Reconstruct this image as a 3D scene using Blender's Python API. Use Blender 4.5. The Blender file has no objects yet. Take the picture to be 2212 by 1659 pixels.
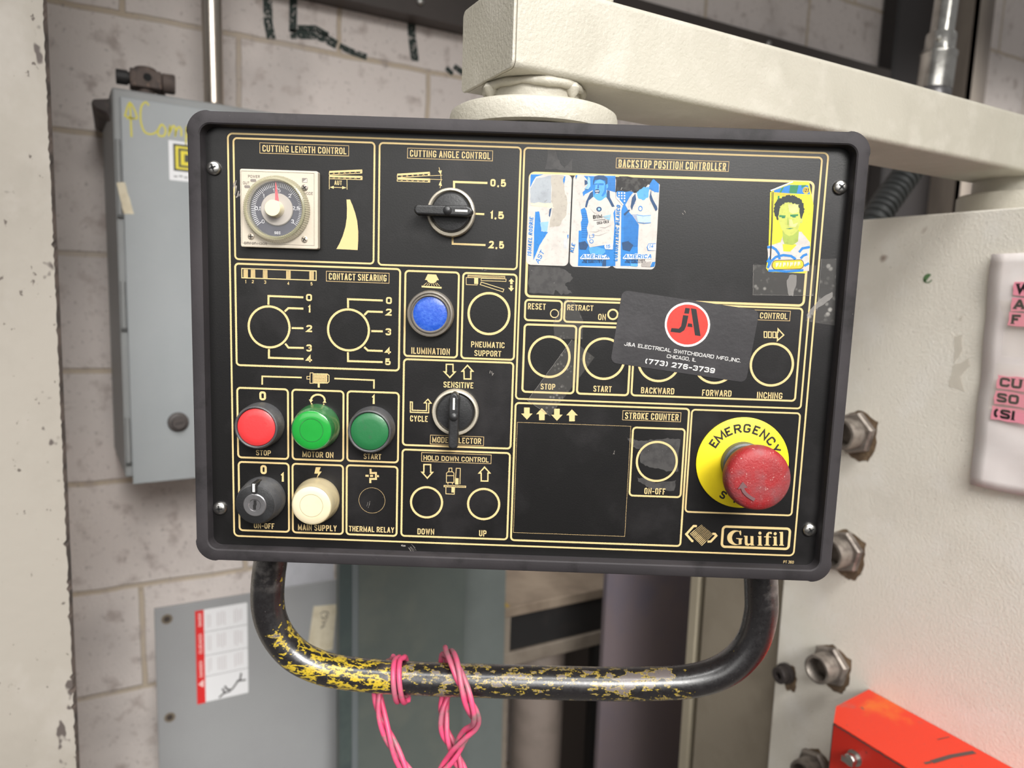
import bpy, bmesh, math, random
from mathutils import Vector, Matrix
random.seed(11)
C = bpy.context.scene.collection
SC = bpy.context.scene
PI = math.pi
# ---------------------------------------------------------------- camera, world, lights, exposure
ROT = math.radians(-29)          # the console is turned 29 degrees against the block wall
ORG = Vector((0, 0, 1.25))       # middle of the console's face
cd = bpy.data.cameras.new('camera'); cam = bpy.data.objects.new('camera', cd); C.objects.link(cam)
cd.sensor_width = 36; cd.sensor_fit = 'HORIZONTAL'; cd.lens = 1550 / 2212 * 36
cd.clip_start = .02; cd.clip_end = 50
cam.matrix_world = Matrix(((0.87828177, 0.03120769, -0.4771239, -0.2226866),
                           (-0.47695822, 0.12739789, -0.86964397, -0.39643215),
                           (0.033645, 0.99136061, 0.126776, 1.28720798),
                           (0, 0, 0, 1)))
cd.dof.use_dof = True; cd.dof.focus_distance = .447; cd.dof.aperture_fstop = 7.4
SC.camera = cam
vs = SC.view_settings
SC.display_settings.display_device = 'sRGB'
vs.view_transform = 'Standard'; vs.look = 'None'; vs.gamma = 1; vs.use_curve_mapping = False
vs.exposure = -0.78
w = bpy.data.worlds.new('world'); SC.world = w; w.use_nodes = True
bg = w.node_tree.nodes['Background']; bg.inputs[0].default_value = (1, .985, .97, 1); bg.inputs[1].default_value = .34
def area(name, loc, target, sx, sy, power, spread=180, col=(1, .985, .955)):
    l = bpy.data.lights.new(name, 'AREA'); l.shape = 'RECTANGLE'; l.size = sx; l.size_y = sy; l.energy = power; l.color = col; l.spread = math.radians(spread)
    o = bpy.data.objects.new(name, l); C.objects.link(o); o.location = loc
    o.rotation_euler = (Vector(target) - Vector(loc)).to_track_quat('-Z', 'Y').to_euler()
    return o
area('hanging_light_over_console', (-.42, -.62, 2.45), (-.25, 0, 1.0), 1.6, .4, 15, 84)
area('hanging_light_aisle', (-.55, -2.6, 2.6), (-.22, .95, .35), 1.8, .9, 29, 50)
area('added_light_beyond_machine', (2.3, .25, 2.3), (2.2, .6, 1.2), .9, .4, 22, 100)  # added unseen light, brightens the wall and stanchion under the boom
area('added_fill_behind_camera', (-2.3, -3.4, 2.1), (0.3, 0, .8), 5.0, 1.4, 22, 90)  # added broad fill behind the camera, gives the black face its upper reflection

# ---------------------------------------------------------------- helpers
def lin(c):
    f = lambda v: v / 12.92 if v <= .04045 else ((v + .055) / 1.055) ** 2.4
    return tuple(f(v / 255) for v in c) + (1,)
MATS = {}
def mat(name, col, rough=.5, metal=0, var=None, vs=6, vr=(.4, .62), bump=0, bs=200, speck=None, spec=.5, coat=0, stretch=None, extra=None):
    """Principled material in object coordinates: base colour, one cloudy second colour, specks and a fine bump. speck = (colour, scale, threshold)."""
    if name in MATS: return MATS[name]
    m = bpy.data.materials.new(name); m.use_nodes = True
    nt = m.node_tree; N = nt.nodes; L = nt.links; P = N['Principled BSDF']
    P.inputs['Roughness'].default_value = rough; P.inputs['Metallic'].default_value = metal
    P.inputs['Specular IOR Level'].default_value = spec; P.inputs['Coat Weight'].default_value = coat
    P.inputs['Base Color'].default_value = lin(col)
    tc = N.new('ShaderNodeTexCoord'); src = tc.outputs['Object']
    if stretch:
        mp = N.new('ShaderNodeMapping'); mp.inputs['Scale'].default_value = stretch; L.new(src, mp.inputs[0]); src = mp.outputs[0]
    last = None
    def noise(scale, detail=6, ro=.6):
        n = N.new('ShaderNodeTexNoise'); n.inputs['Scale'].default_value = scale; n.inputs['Detail'].default_value = detail; n.inputs['Roughness'].default_value = ro
        L.new(src, n.inputs['Vector']); return n.outputs['Fac']
    def ramp(fac, a, b):
        r = N.new('ShaderNodeMapRange'); r.inputs['From Min'].default_value = a; r.inputs['From Max'].default_value = b; L.new(fac, r.inputs['Value']); return r.outputs[0]
    def mix(fac, c):
        nonlocal last
        x = N.new('ShaderNodeMix'); x.data_type = 'RGBA'; L.new(fac, x.inputs['Factor'])
        if last is None: x.inputs[6].default_value = lin(col)
        else: L.new(last, x.inputs[6])
        x.inputs[7].default_value = lin(c); last = x.outputs[2]
    if var:
        vl = var if isinstance(var, list) else [var] if isinstance(var[0], tuple) else [(var, vs, vr)]
        for c, s_, r_ in vl: mix(ramp(noise(s_), *r_), c)
    if speck:
        sl = speck if isinstance(speck, list) else [speck]
        for c, s_, th in sl: mix(ramp(noise(s_, 3, .7), th, th + .03), c)
    if extra: last = extra(N, L, src, noise, ramp, mix) or last
    if last is not None: L.new(last, P.inputs['Base Color'])
    if bump:
        b = N.new('ShaderNodeBump'); b.inputs['Strength'].default_value = bump; b.inputs['Distance'].default_value = .001
        L.new(noise(bs, 4), b.inputs['Height']); L.new(b.outputs[0], P.inputs['Normal'])
    MATS[name] = m; return m
def clear(name, fac, rough=.15, col=(200, 200, 200), bub=None):
    """Clear plastic: mostly transparent with a glossy film; bub adds trapped air bubbles."""
    if name in MATS: return MATS[name]
    m = bpy.data.materials.new(name); m.use_nodes = True; nt = m.node_tree; N = nt.nodes; L = nt.links
    P = N['Principled BSDF']; P.inputs['Base Color'].default_value = lin(col); P.inputs['Roughness'].default_value = rough
    t = N.new('ShaderNodeBsdfTransparent'); x = N.new('ShaderNodeMixShader'); x.inputs[0].default_value = fac
    L.new(t.outputs[0], x.inputs[1]); L.new(P.outputs[0], x.inputs[2]); L.new(x.outputs[0], N['Material Output'].inputs[0])
    if bub:
        tc = N.new('ShaderNodeTexCoord'); v = N.new('ShaderNodeTexVoronoi'); v.inputs['Scale'].default_value = bub[0]; L.new(tc.outputs['Object'], v.inputs['Vector'])
        n = N.new('ShaderNodeTexNoise'); n.inputs['Scale'].default_value = bub[0] * .16; L.new(tc.outputs['Object'], n.inputs['Vector'])
        r = N.new('ShaderNodeMapRange'); r.inputs[1].default_value = .42; r.inputs[2].default_value = .18; r.inputs[3].default_value = 0; r.inputs[4].default_value = bub[1]; L.new(v.outputs['Distance'], r.inputs[0])
        r2 = N.new('ShaderNodeMapRange'); r2.inputs[1].default_value = .45; r2.inputs[2].default_value = .6; L.new(n.outputs['Fac'], r2.inputs[0])
        mu = N.new('ShaderNodeMath'); mu.operation = 'MULTIPLY'; L.new(r.outputs[0], mu.inputs[0]); L.new(r2.outputs[0], mu.inputs[1])
        ad = N.new('ShaderNodeMath'); ad.inputs[1].default_value = fac; L.new(mu.outputs[0], ad.inputs[0]); L.new(ad.outputs[0], x.inputs[0])
    MATS[name] = m; return m

class MB:
    """Collects faces of one mesh object."""
    def __init__(s): s.v = []; s.f = []; s.m = []; s.s = []
    def add(s, vs, fs, mi=0, smooth=False):
        b = len(s.v); s.v += [tuple(v) for v in vs]
        for f in fs: s.f.append([b + i for i in f]); s.m.append(mi); s.s.append(smooth)
        return s
    def box(s, x0, x1, y0, y1, z0, z1, mi=0):
        return s.add([(x, y, z) for x in (x0, x1) for y in (y0, y1) for z in (z0, z1)],
                     [(0, 1, 3, 2), (4, 6, 7, 5), (0, 4, 5, 1), (2, 3, 7, 6), (0, 2, 6, 4), (1, 5, 7, 3)], mi)
    def lathe(s, o, d, prof, seg=40, mi=0, smooth=True, cap=True, jit=None, a0=0):
        """prof: [(radius, distance along d)], from o."""
        o = Vector(o); d = Vector(d).normalized(); u = d.orthogonal().normalized()
        if abs(d.z) < .9: u = Vector((0, 0, 1)).cross(d).normalized()
        w_ = d.cross(u); vs = []
        for r, t in prof:
            for k in range(seg):
                a = 2 * PI * k / seg + a0; rr = r * (jit(k, t) if jit else 1)
                vs.append(o + d * t + (u * math.cos(a) + w_ * math.sin(a)) * rr)
        fs = []
        for i in range(len(prof) - 1):
            for k in range(seg):
                k2 = (k + 1) % seg; fs.append((i * seg + k, i * seg + k2, (i + 1) * seg + k2, (i + 1) * seg + k))
        s.add(vs, fs, mi, smooth)
        if cap:
            n = len(prof); b = len(s.v) - n * seg
            s.f.append([b + k for k in reversed(range(seg))]); s.m.append(mi); s.s.append(False)
            s.f.append([b + (n - 1) * seg + k for k in range(seg)]); s.m.append(mi); s.s.append(False)
        return s
    def tube(s, path, r, seg=14, mi=0, closed=False, rad=None):
        P = [Vector(p) for p in path]; n = len(P); T = []
        for i in range(n):
            a = P[(i - 1) % n] if closed or i else P[0]; b = P[(i + 1) % n] if closed or i < n - 1 else P[-1]
            T.append((b - a).normalized())
        u = T[0].orthogonal().normalized(); vs = []
        for i in range(n):
            u = (u - T[i] * u.dot(T[i])).normalized(); w_ = T[i].cross(u); rr = rad[i] if rad else r
            for k in range(seg):
                a = 2 * PI * k / seg; vs.append(P[i] + (u * math.cos(a) + w_ * math.sin(a)) * rr)
        fs = []
        for i in range(n if closed else n - 1):
            j = (i + 1) % n
            for k in range(seg): fs.append((i * seg + k, i * seg + (k + 1) % seg, j * seg + (k + 1) % seg, j * seg + k))
        if not closed: fs += [tuple(reversed(range(seg))), tuple((n - 1) * seg + k for k in range(seg))]
        return s.add(vs, fs, mi, True)
    def prism(s, pts, fr, d0, d1, mi=0):
        """2-D outline on frame fr, from depth d0 to d1 along its normal."""
        n = len(pts); vs = [fr(x, y, d0) for x, y in pts] + [fr(x, y, d1) for x, y in pts]
        return s.add(vs, [tuple(reversed(range(n))), tuple(range(n, 2 * n))] + [(k, (k + 1) % n, n + (k + 1) % n, n + k) for k in range(n)], mi)
    def build(s, name, mats, parent=None, bevel=0, loc=None, seg=2, smooth=None):
        me = bpy.data.meshes.new(name); me.from_pydata(s.v, [], s.f)
        for m in (mats if isinstance(mats, (list, tuple)) else [mats]): me.materials.append(m)
        me.polygons.foreach_set('material_index', s.m); me.polygons.foreach_set('use_smooth', s.s)
        me.validate(); me.update()
        if any(s.s): me.set_sharp_from_angle(angle=math.radians(38))
        bm = bmesh.new(); bm.from_mesh(me); bmesh.ops.remove_doubles(bm, verts=bm.verts, dist=1e-6) if bevel else None
        if bevel: bmesh.ops.recalc_face_normals(bm, faces=bm.faces)
        bm.to_mesh(me); bm.free()
        o = bpy.data.objects.new(name, me); C.objects.link(o)
        if parent: o.parent = parent
        if loc: o.location = loc
        if bevel:
            b = o.modifiers.new('bevel', 'BEVEL'); b.width = bevel; b.segments = seg; b.limit_method = 'ANGLE'; b.angle_limit = math.radians(40); b.harden_normals = False
        return o
def frame(o, u, v):
    """(x, y, d) in millimetres -> point; d is the height above the surface."""
    o = Vector(o); u = Vector(u).normalized(); v = Vector(v).normalized(); n = u.cross(v)
    return lambda x, y, d=0: o + (u * x + v * y + n * d) * .001
def tag(o, label=None, cat=None, group=None, kind=None):
    if label: o['label'] = label
    if cat: o['category'] = cat
    if group: o['group'] = group
    if kind: o['kind'] = kind
    return o
def thing(name, label, cat, loc=(0, 0, 0), rz=0, group=None):
    o = bpy.data.objects.new(name, None); C.objects.link(o); o.empty_display_size = .05
    o.location = loc; o.rotation_euler = (0, 0, rz); return tag(o, label, cat, group)
def smooth_path(pts, per=8, closed=False):
    P = [Vector(p) for p in pts]; n = len(P); out = []
    g = (lambda i: P[i % n]) if closed else (lambda i: P[max(0, min(n - 1, i))])
    for i in range(n if closed else n - 1):
        a, b, c, d = g(i - 1), g(i), g(i + 1), g(i + 2)
        for k in range(per):
            t = k / per
            out.append(.5 * ((2 * b) + (c - a) * t + (2 * a - 5 * b + 4 * c - d) * t * t + (3 * b - a - 3 * c + d) * t ** 3))
    if not closed: out.append(P[-1])
    return out

# ---- flat lettering and line work, in millimetres
def strip(pts, w_, closed=False):
    """Quads of a mitred stroke."""
    P = [Vector(p) for p in pts]
    P = [p for i, p in enumerate(P) if i == 0 or (p - P[i - 1]).length > 1e-4]
    if not closed and len(P) > 2 and (P[0] - P[-1]).length < 1e-3: closed = True
    if closed and (P[0] - P[-1]).length < 1e-3: P.pop()
    n = len(P); Lf = []; Rt = []
    for i in range(n):
        a = P[i - 1] if (i or closed) else None; b = P[(i + 1) % n] if (i < n - 1 or closed) else None
        d1 = (P[i] - a).normalized() if a is not None else (b - P[i]).normalized()
        d2 = (b - P[i]).normalized() if b is not None else d1
        n1 = Vector((-d1.y, d1.x)); n2 = Vector((-d2.y, d2.x)); m = n1 + n2
        m = m.normalized() if m.length > 1e-4 else n1
        k = (w_ / 2) / max(.4, m.dot(n1)); Lf.append(P[i] + m * k); Rt.append(P[i] - m * k)
    return [[Lf[i], Rt[i], Rt[(i + 1) % n], Lf[(i + 1) % n]] for i in range(n if closed else n - 1)]
def fillet(pts, r, seg=5):
    """pts: (x, y) or (x, y, 1) with a rounded corner."""
    out = []; n = len(pts)
    for i, p in enumerate(pts):
        if len(p) < 3 or i in (0, n - 1): out.append(Vector(p[:2])); continue
        a, b, c = Vector(pts[i - 1][:2]), Vector(p[:2]), Vector(pts[i + 1][:2])
        d1 = (a - b); d2 = (c - b); l1 = d1.length * (.5 if len(pts[i - 1]) > 2 else 1); l2 = d2.length * (.5 if len(pts[i + 1]) > 2 else 1)
        q = min(r, l1 * .999, l2 * .999); d1.normalize(); d2.normalize()
        s_, e = b + d1 * q, b + d2 * q
        for k in range(seg + 1):
            t = k / seg; out.append(s_ * (1 - t) ** 2 + b * 2 * t * (1 - t) + e * t * t)
    return out
def ring(x0, y0, x1, y1, r, seg=6):
    if r <= 0: return [(x0, y0), (x1, y0), (x1, y1), (x0, y1)]
    o = []
    for cx, cy, a in ((x1 - r, y0 + r, -90), (x1 - r, y1 - r, 0), (x0 + r, y1 - r, 90), (x0 + r, y0 + r, 180)):
        for k in range(seg + 1):
            t = math.radians(a + 90 * k / seg); o.append((cx + r * math.cos(t), cy + r * math.sin(t)))
    return o
def circle(cx, cy, r, n=48): return [(cx + r * math.cos(2 * PI * k / n), cy + r * math.sin(2 * PI * k / n)) for k in range(n)]
O_ = [(.5, 0), (1, 0, 1), (1, 1, 1), (0, 1, 1), (0, 0, 1), (.5, 0)]
GL = {  # skeletons on a unit square: (relative width, strokes)
 'A': (1.05, [[(0, 0), (.44, 1), (.56, 1), (1, 0)], [(.2, .28), (.8, .28)]]),
 'B': (1, [[(0, 0), (0, 1), (1, 1, 1), (1, .53, 1), (0, .53)], [(.4, .53), (1, .53, 1), (1, 0, 1), (0, 0)]]),
 'C': (1, [[(1, .7), (1, 1, 1), (0, 1, 1), (0, 0, 1), (1, 0, 1), (1, .3)]]),
 'D': (1, [[(0, 0), (0, 1), (1, 1, 1), (1, 0, 1), (0, 0)]]),
 'E': (.85, [[(1, 1), (0, 1), (0, 0), (1, 0)], [(0, .52), (.85, .52)]]),
 'F': (.8, [[(1, 1), (0, 1), (0, 0)], [(0, .5), (.85, .5)]]),
 'G': (1, [[(1, .74), (1, 1, 1), (0, 1, 1), (0, 0, 1), (1, 0, 1), (1, .43), (.55, .43)]]),
 'H': (1, [[(0, 0), (0, 1)], [(1, 0), (1, 1)], [(0, .5), (1, .5)]]),
 'I': (0, [[(0, 0), (0, 1)]]),
 'J': (.85, [[(1, 1), (1, 0, 1), (0, 0, 1), (0, .3)]]),
 'K': (1, [[(0, 0), (0, 1)], [(1, 1), (.05, .45)], [(.35, .62), (1, 0)]]),
 'L': (.8, [[(0, 1), (0, 0), (1, 0)]]),
 'M': (1.4, [[(0, 0), (0, 1), (.5, .12), (1, 1), (1, 0)]]),
 'N': (1.05, [[(0, 0), (0, 1), (1, 0), (1, 1)]]),
 'O': (1, [O_]), '0': (.95, [O_]),
 'P': (1, [[(0, 0), (0, 1), (1, 1, 1), (1, .45, 1), (0, .45)]]),
 'R': (1, [[(0, 0), (0, 1), (1, 1, 1), (1, .48, 1), (0, .48)], [(.5, .48), (1, 0)]]),
 'S': (1, [[(1, .78), (1, 1, 1), (0, 1, 1), (0, .6, 1), (1, .42, 1), (1, 0, 1), (0, 0, 1), (0, .22)]]),
 'T': (.9, [[(0, 1), (1, 1)], [(.5, 1), (.5, 0)]]),
 'U': (1, [[(0, 1), (0, 0, 1), (1, 0, 1), (1, 1)]]),
 'V': (1, [[(0, 1), (.45, 0), (.55, 0), (1, 1)]]),
 'W': (1.5, [[(0, 1), (.24, 0), (.5, .9), (.76, 0), (1, 1)]]),
 'X': (1, [[(0, 0), (1, 1)], [(0, 1), (1, 0)]]),
 'Y': (1, [[(0, 1), (.5, .42), (1, 1)], [(.5, .42), (.5, 0)]]),
 'Z': (.9, [[(0, 1), (1, 1), (0, 0), (1, 0)]]),
 '1': (.3, [[(0, .78), (1, 1), (1, 0)]]),
 '2': (.95, [[(0, .76), (0, 1, 1), (1, 1, 1), (1, .6, 1), (0, 0), (1, 0)]]),
 '3': (.95, [[(0, .8), (0, 1, 1), (1, 1, 1), (1, .53, 1), (.4, .53)], [(.5, .53), (1, .53, 1), (1, 0, 1), (0, 0, 1), (0, .2)]]),
 '4': (1.05, [[(1, .25), (0, .25), (.7, 1), (.7, 0)]]),
 '5': (.95, [[(.92, 1), (.08, 1), (.04, .5), (.4, .62), (1, .62, 1), (1, 0, 1), (0, 0, 1), (0, .2)]]),
 '6': (.95, [[(1, .8), (1, 1, 1), (0, 1, 1), (0, 0, 1), (1, 0, 1), (1, .57, 1), (0, .57)]]),
 '7': (.9, [[(0, 1), (1, 1), (.35, 0)]]),
 '8': (.95, [[(.5, .53), (1, .53, 1), (1, 1, 1), (0, 1, 1), (0, .53, 1), (.5, .53)], [(.5, .53), (1, .53, 1), (1, 0, 1), (0, 0, 1), (0, .53, 1), (.5, .53)]]),
 '9': (.95, [[(0, .2), (0, 0, 1), (1, 0, 1), (1, 1, 1), (0, 1, 1), (0, .43, 1), (1, .43)]]),
 '&': (1.1, [[(1, 0), (.15, .75), (.15, 1, 1), (.7, 1, 1), (.7, .7, 1), (0, .4, 1), (0, 0, 1), (.6, 0, 1), (1, .45)]]),
 '-': (.55, [[(0, .42), (1, .42)]]), '.': (0, [[(0, 0), (0, .03)]]), ',': (.16, [[(1, .08), (0, -.24)]]),
 '(': (.3, [[(1, 1.08), (0, .8, 1), (0, .2, 1), (1, -.08)]]), ')': (.3, [[(0, 1.08), (1, .8, 1), (1, .2, 1), (0, -.08)]]),
 'o': (.8, [[(x, y * .72, *r) for x, y, *r in O_]]),
 'm': (1.3, [[(0, 0), (0, .72)], [(0, .5), (0, .72, 1), (.5, .72, 1), (.5, 0)], [(.5, .5), (.5, .72, 1), (1, .72, 1), (1, 0)]]),
 'r': (.5, [[(0, 0), (0, .72, 1), (1, .72)]]), 'n': (.8, [[(0, 0), (0, .72)], [(0, .5), (0, .72, 1), (1, .72, 1), (1, 0)]]),
}
def text2d(s, width, h, wt, gap=None):
    """Quads of a line of lettering fitted to width x h, stroke weight wt, from (0, 0)."""
    gap = wt * .85 if gap is None else gap
    rel = 0; fix = 0
    for i, ch in enumerate(s):
        if ch == ' ': rel += .8; continue
        rel += GL[ch][0]; fix += wt + (gap if i < len(s) - 1 else 0)
    g = max(.02, (width - fix) / max(rel, .3)) if rel > .05 else .02
    x = 0; out = []; hh = h - wt
    for ch in s:
        if ch == ' ': x += .8 * g; continue
        rw, strokes = GL[ch]; gw = rw * g
        for st in strokes:
            pts = [((p[0] * gw + wt / 2 + x), p[1] * hh + wt / 2) + tuple(p[2:]) for p in st]
            q = fillet(pts, max(.3 * wt, min(gw * .5, hh * .28)))
            if (q[0] - q[-1]).length > 1e-3:
                for a, b in ((0, 1), (-1, -2)):
                    d = (q[a] - q[b]); e = st[a]
                    if d.length > 1e-6 and ((e[1] in (0, 1) and abs(d.y) > .3 * abs(d.x)) or (e[0] in (0, 1) and abs(d.y) < .05 * abs(d.x))): q[a] = q[a] + d.normalized() * wt * .5
                out += strip(q, wt)
            else: out += strip(q[:-1], wt, True)
        x += gw + wt + gap
    return out
def text_along(s, a, b, h, wt, slant=0):
    """Lettering whose baseline runs from a to b."""
    a = Vector(a); b = Vector(b); d = (b - a); L_ = d.length; d.normalize(); n = Vector((-d.y, d.x))
    return [[a + d * (p.x + slant * p.y) + n * p.y for p in q] for q in text2d(s, L_, h, wt)]
def text_arc(s, cx, cy, r, a0, a1, h, gw, wt, inward=False):
    out = []
    for i, ch in enumerate(s):
        a = math.radians(a0 + (a1 - a0) * i / max(1, len(s) - 1)); up = Vector((math.cos(a), math.sin(a))); c = Vector((cx, cy)) + up * r
        if inward: up = -up
        rt = Vector((up.y, -up.x))
        g = gw * (GL[ch][0] if ch != 'I' else .2)
        out += [[c + rt * (p.x - g / 2) + up * (p.y - h / 2) for p in q] for q in text2d(ch, g, h, wt)]
    return out
def flat(mb, fr, polys, mi, d):
    for P in polys:
        mb.add([fr(p[0], p[1], d) for p in P], [tuple(range(len(P)))], mi)

# ---------------------------------------------------------------- the setting
def wall_material():
    m = bpy.data.materials.new('painted_block'); m.use_nodes = True; nt = m.node_tree; N = nt.nodes; L = nt.links; P = N['Principled BSDF']
    P.inputs['Roughness'].default_value = .85
    tc = N.new('ShaderNodeTexCoord'); sp = N.new('ShaderNodeSeparateXYZ'); L.new(tc.outputs['Object'], sp.inputs[0])
    cb = N.new('ShaderNodeCombineXYZ'); L.new(sp.outputs[0], cb.inputs[0]); L.new(sp.outputs[2], cb.inputs[1])
    mp = N.new('ShaderNodeMapping'); mp.inputs['Location'].default_value = (.0172, -.1285, 0); L.new(cb.outputs[0], mp.inputs[0])
    nz = N.new('ShaderNodeTexNoise'); nz.inputs['Scale'].default_value = 16; L.new(tc.outputs['Object'], nz.inputs['Vector'])
    wob = N.new('ShaderNodeVectorMath'); wob.operation = 'SCALE'; wob.inputs['Scale'].default_value = .006; L.new(nz.outputs['Color'], wob.inputs[0])
    add = N.new('ShaderNodeVectorMath'); L.new(mp.outputs[0], add.inputs[0]); L.new(wob.outputs[0], add.inputs[1])
    br = N.new('ShaderNodeTexBrick'); br.inputs['Scale'].default_value = 1; br.inputs['Brick Width'].default_value = .366; br.inputs['Row Height'].default_value = .2003
    br.inputs['Mortar Size'].default_value = .0055; br.inputs['Mortar Smooth'].default_value = .4; br.offset = .5; br.offset_frequency = 2
    br.inputs['Color1'].default_value = lin((234, 224, 218)); br.inputs['Color2'].default_value = lin((226, 216, 211)); br.inputs['Mortar'].default_value = lin((206, 190, 170))
    L.new(add.outputs[0], br.inputs['Vector'])
    def layer(prev, scale, a, b, c, det=6):
        n = N.new('ShaderNodeTexNoise'); n.inputs['Scale'].default_value = scale; n.inputs['Detail'].default_value = det; L.new(tc.outputs['Object'], n.inputs['Vector'])
        r = N.new('ShaderNodeMapRange'); r.inputs[1].default_value = a; r.inputs[2].default_value = b; r.inputs[4].default_value = .75 if scale < 100 else .4; L.new(n.outputs['Fac'], r.inputs[0])
        x = N.new('ShaderNodeMix'); x.data_type = 'RGBA'; L.new(r.outputs[0], x.inputs['Factor']); L.new(prev, x.inputs[6]); x.inputs[7].default_value = lin(c); return x.outputs[2]
    col = layer(br.outputs['Color'], 3.5, .5, .75, (186, 178, 174)); col = layer(col, 30, .56, .72, (178, 164, 157)); col = layer(col, 130, .62, .72, (120, 108, 102), 3)
    L.new(col, P.inputs['Base Color'])
    b = N.new('ShaderNodeBump'); b.inputs['Strength'].default_value = .7; b.inputs['Distance'].default_value = .004; b.invert = True; L.new(br.outputs['Fac'], b.inputs['Height'])
    n2 = N.new('ShaderNodeTexNoise'); n2.inputs['Scale'].default_value = 220; n2.inputs['Detail'].default_value = 5; L.new(tc.outputs['Object'], n2.inputs['Vector'])
    b2 = N.new('ShaderNodeBump'); b2.inputs['Strength'].default_value = .5; b2.inputs['Distance'].default_value = .002; L.new(n2.outputs['Fac'], b2.inputs['Height']); L.new(b.outputs[0], b2.inputs['Normal'])
    L.new(b2.outputs[0], P.inputs['Normal']); return m
def paint_marks():
    """Dry dark green brush marks with a broken edge."""
    m = mat('green_brush_paint', (52, 62, 58), .8); nt = m.node_tree; N = nt.nodes; L = nt.links; P = N['Principled BSDF']
    tc = N.new('ShaderNodeTexCoord'); n = N.new('ShaderNodeTexNoise'); n.inputs['Scale'].default_value = 240; n.inputs['Detail'].default_value = 4; L.new(tc.outputs['Object'], n.inputs[0])
    r = N.new('ShaderNodeMapRange'); r.inputs[1].default_value = .36; r.inputs[2].default_value = .42; L.new(n.outputs['Fac'], r.inputs[0]); L.new(r.outputs[0], P.inputs['Alpha']); return m
WY = 1.04
b = MB().box(-1.6, 4.6, WY, WY + .15, 0, 3.1)
fw = frame((0, WY, 0), (1, 0, 0), (0, 0, 1))
def mm(pts): return [(x * 1000, z * 1000) for x, z in pts]
def brush(pts, wd): flat(b, fw, strip(mm(pts), wd), 1, .6)
brush([(.030, 1.86), (.032, 1.76), (.0375, 1.733)], 16); brush([(.0785, 1.86), (.077, 1.80), (.076, 1.752)], 14)
brush([(.071, 1.748), (.095, 1.752), (.1170, 1.7560), (.138, 1.752), (.158, 1.745)], 17); brush([(.085, 1.762), (.118, 1.768), (.142, 1.760)], 9)
brush([(.163, 1.744), (.19, 1.737), (.217, 1.733)], 12); brush([(.306, 1.86), (.309, 1.79), (.317, 1.743)], 17); brush([(.385, 1.742), (.400, 1.732)], 10); brush([(.402, 1.748), (.425, 1.738)], 12)
tag(b.build('wall_back', [wall_material(), paint_marks()]), 'painted concrete block wall with dark green brush marks behind the console', 'wall', kind='structure')
conc = mat('floor_concrete', (112, 108, 104), .8, var=(96, 92, 88), vs=3, bump=.3, bs=60)
tag(MB().box(-3, 4.6, -4, WY, -.1, 0).build('floor', conc), 'grey concrete workshop floor', 'floor', kind='structure')
# cream pillar with a chipped right edge
pil = mat('pillar_cream', (146, 140, 131), .75, var=[((132, 126, 117), 5, (.45, .7)), ((158, 152, 145), 9, (.55, .75))], speck=[((78, 70, 66), 26, .665), ((84, 76, 70), 95, .675)], bump=.4, bs=90, stretch=(1, 1, .7))
pdark = mat('pillar_bare_edge', (78, 68, 62), .9, var=(52, 46, 42), vs=60)
b = MB(); n = 700; zs = [2.7 * k / n for k in range(n + 1)]
ex = []
for k, z in enumerate(zs): ex.append(-.2788 + .006 * (1.5 - z) * -1 * .4 + random.uniform(-.0006, .0006) - (random.uniform(.001, .0035) if random.random() < .07 else 0))
for k in range(n):
    z0, z1 = zs[k], zs[k + 1]
    b.add([(-.75, .47, z0), (ex[k], .47, z0), (ex[k + 1], .47, z1), (-.75, .47, z1)], [(0, 1, 2, 3)], 0)
    e0, e1 = -.2755 + .0024 * (z0 - 1.5), -.2755 + .0024 * (z1 - 1.5)
    b.add([(ex[k], .47, z0), (e0, .473, z0), (e1, .473, z1), (ex[k + 1], .47, z1)], [(0, 1, 2, 3)], 1)
    b.add([(e0, .473, z0), (e0 - .02, .62, z0), (e1 - .02, .62, z1), (e1, .473, z1)], [(0, 1, 2, 3)], 1)
b.add([(-.75, .47, 0), (-.75, .62, 0), (-.75, .62, 2.7), (-.75, .47, 2.7)], [(0, 1, 2, 3)], 0); b.add([(-.75, .62, 0), (-.295, .62, 0), (-.295, .62, 2.7), (-.75, .62, 2.7)], [(0, 3, 2, 1)], 0)
tag(b.build('pillar', [pil, pdark]), 'cream painted pillar with a chipped dark right edge', 'pillar', kind='structure')
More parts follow.
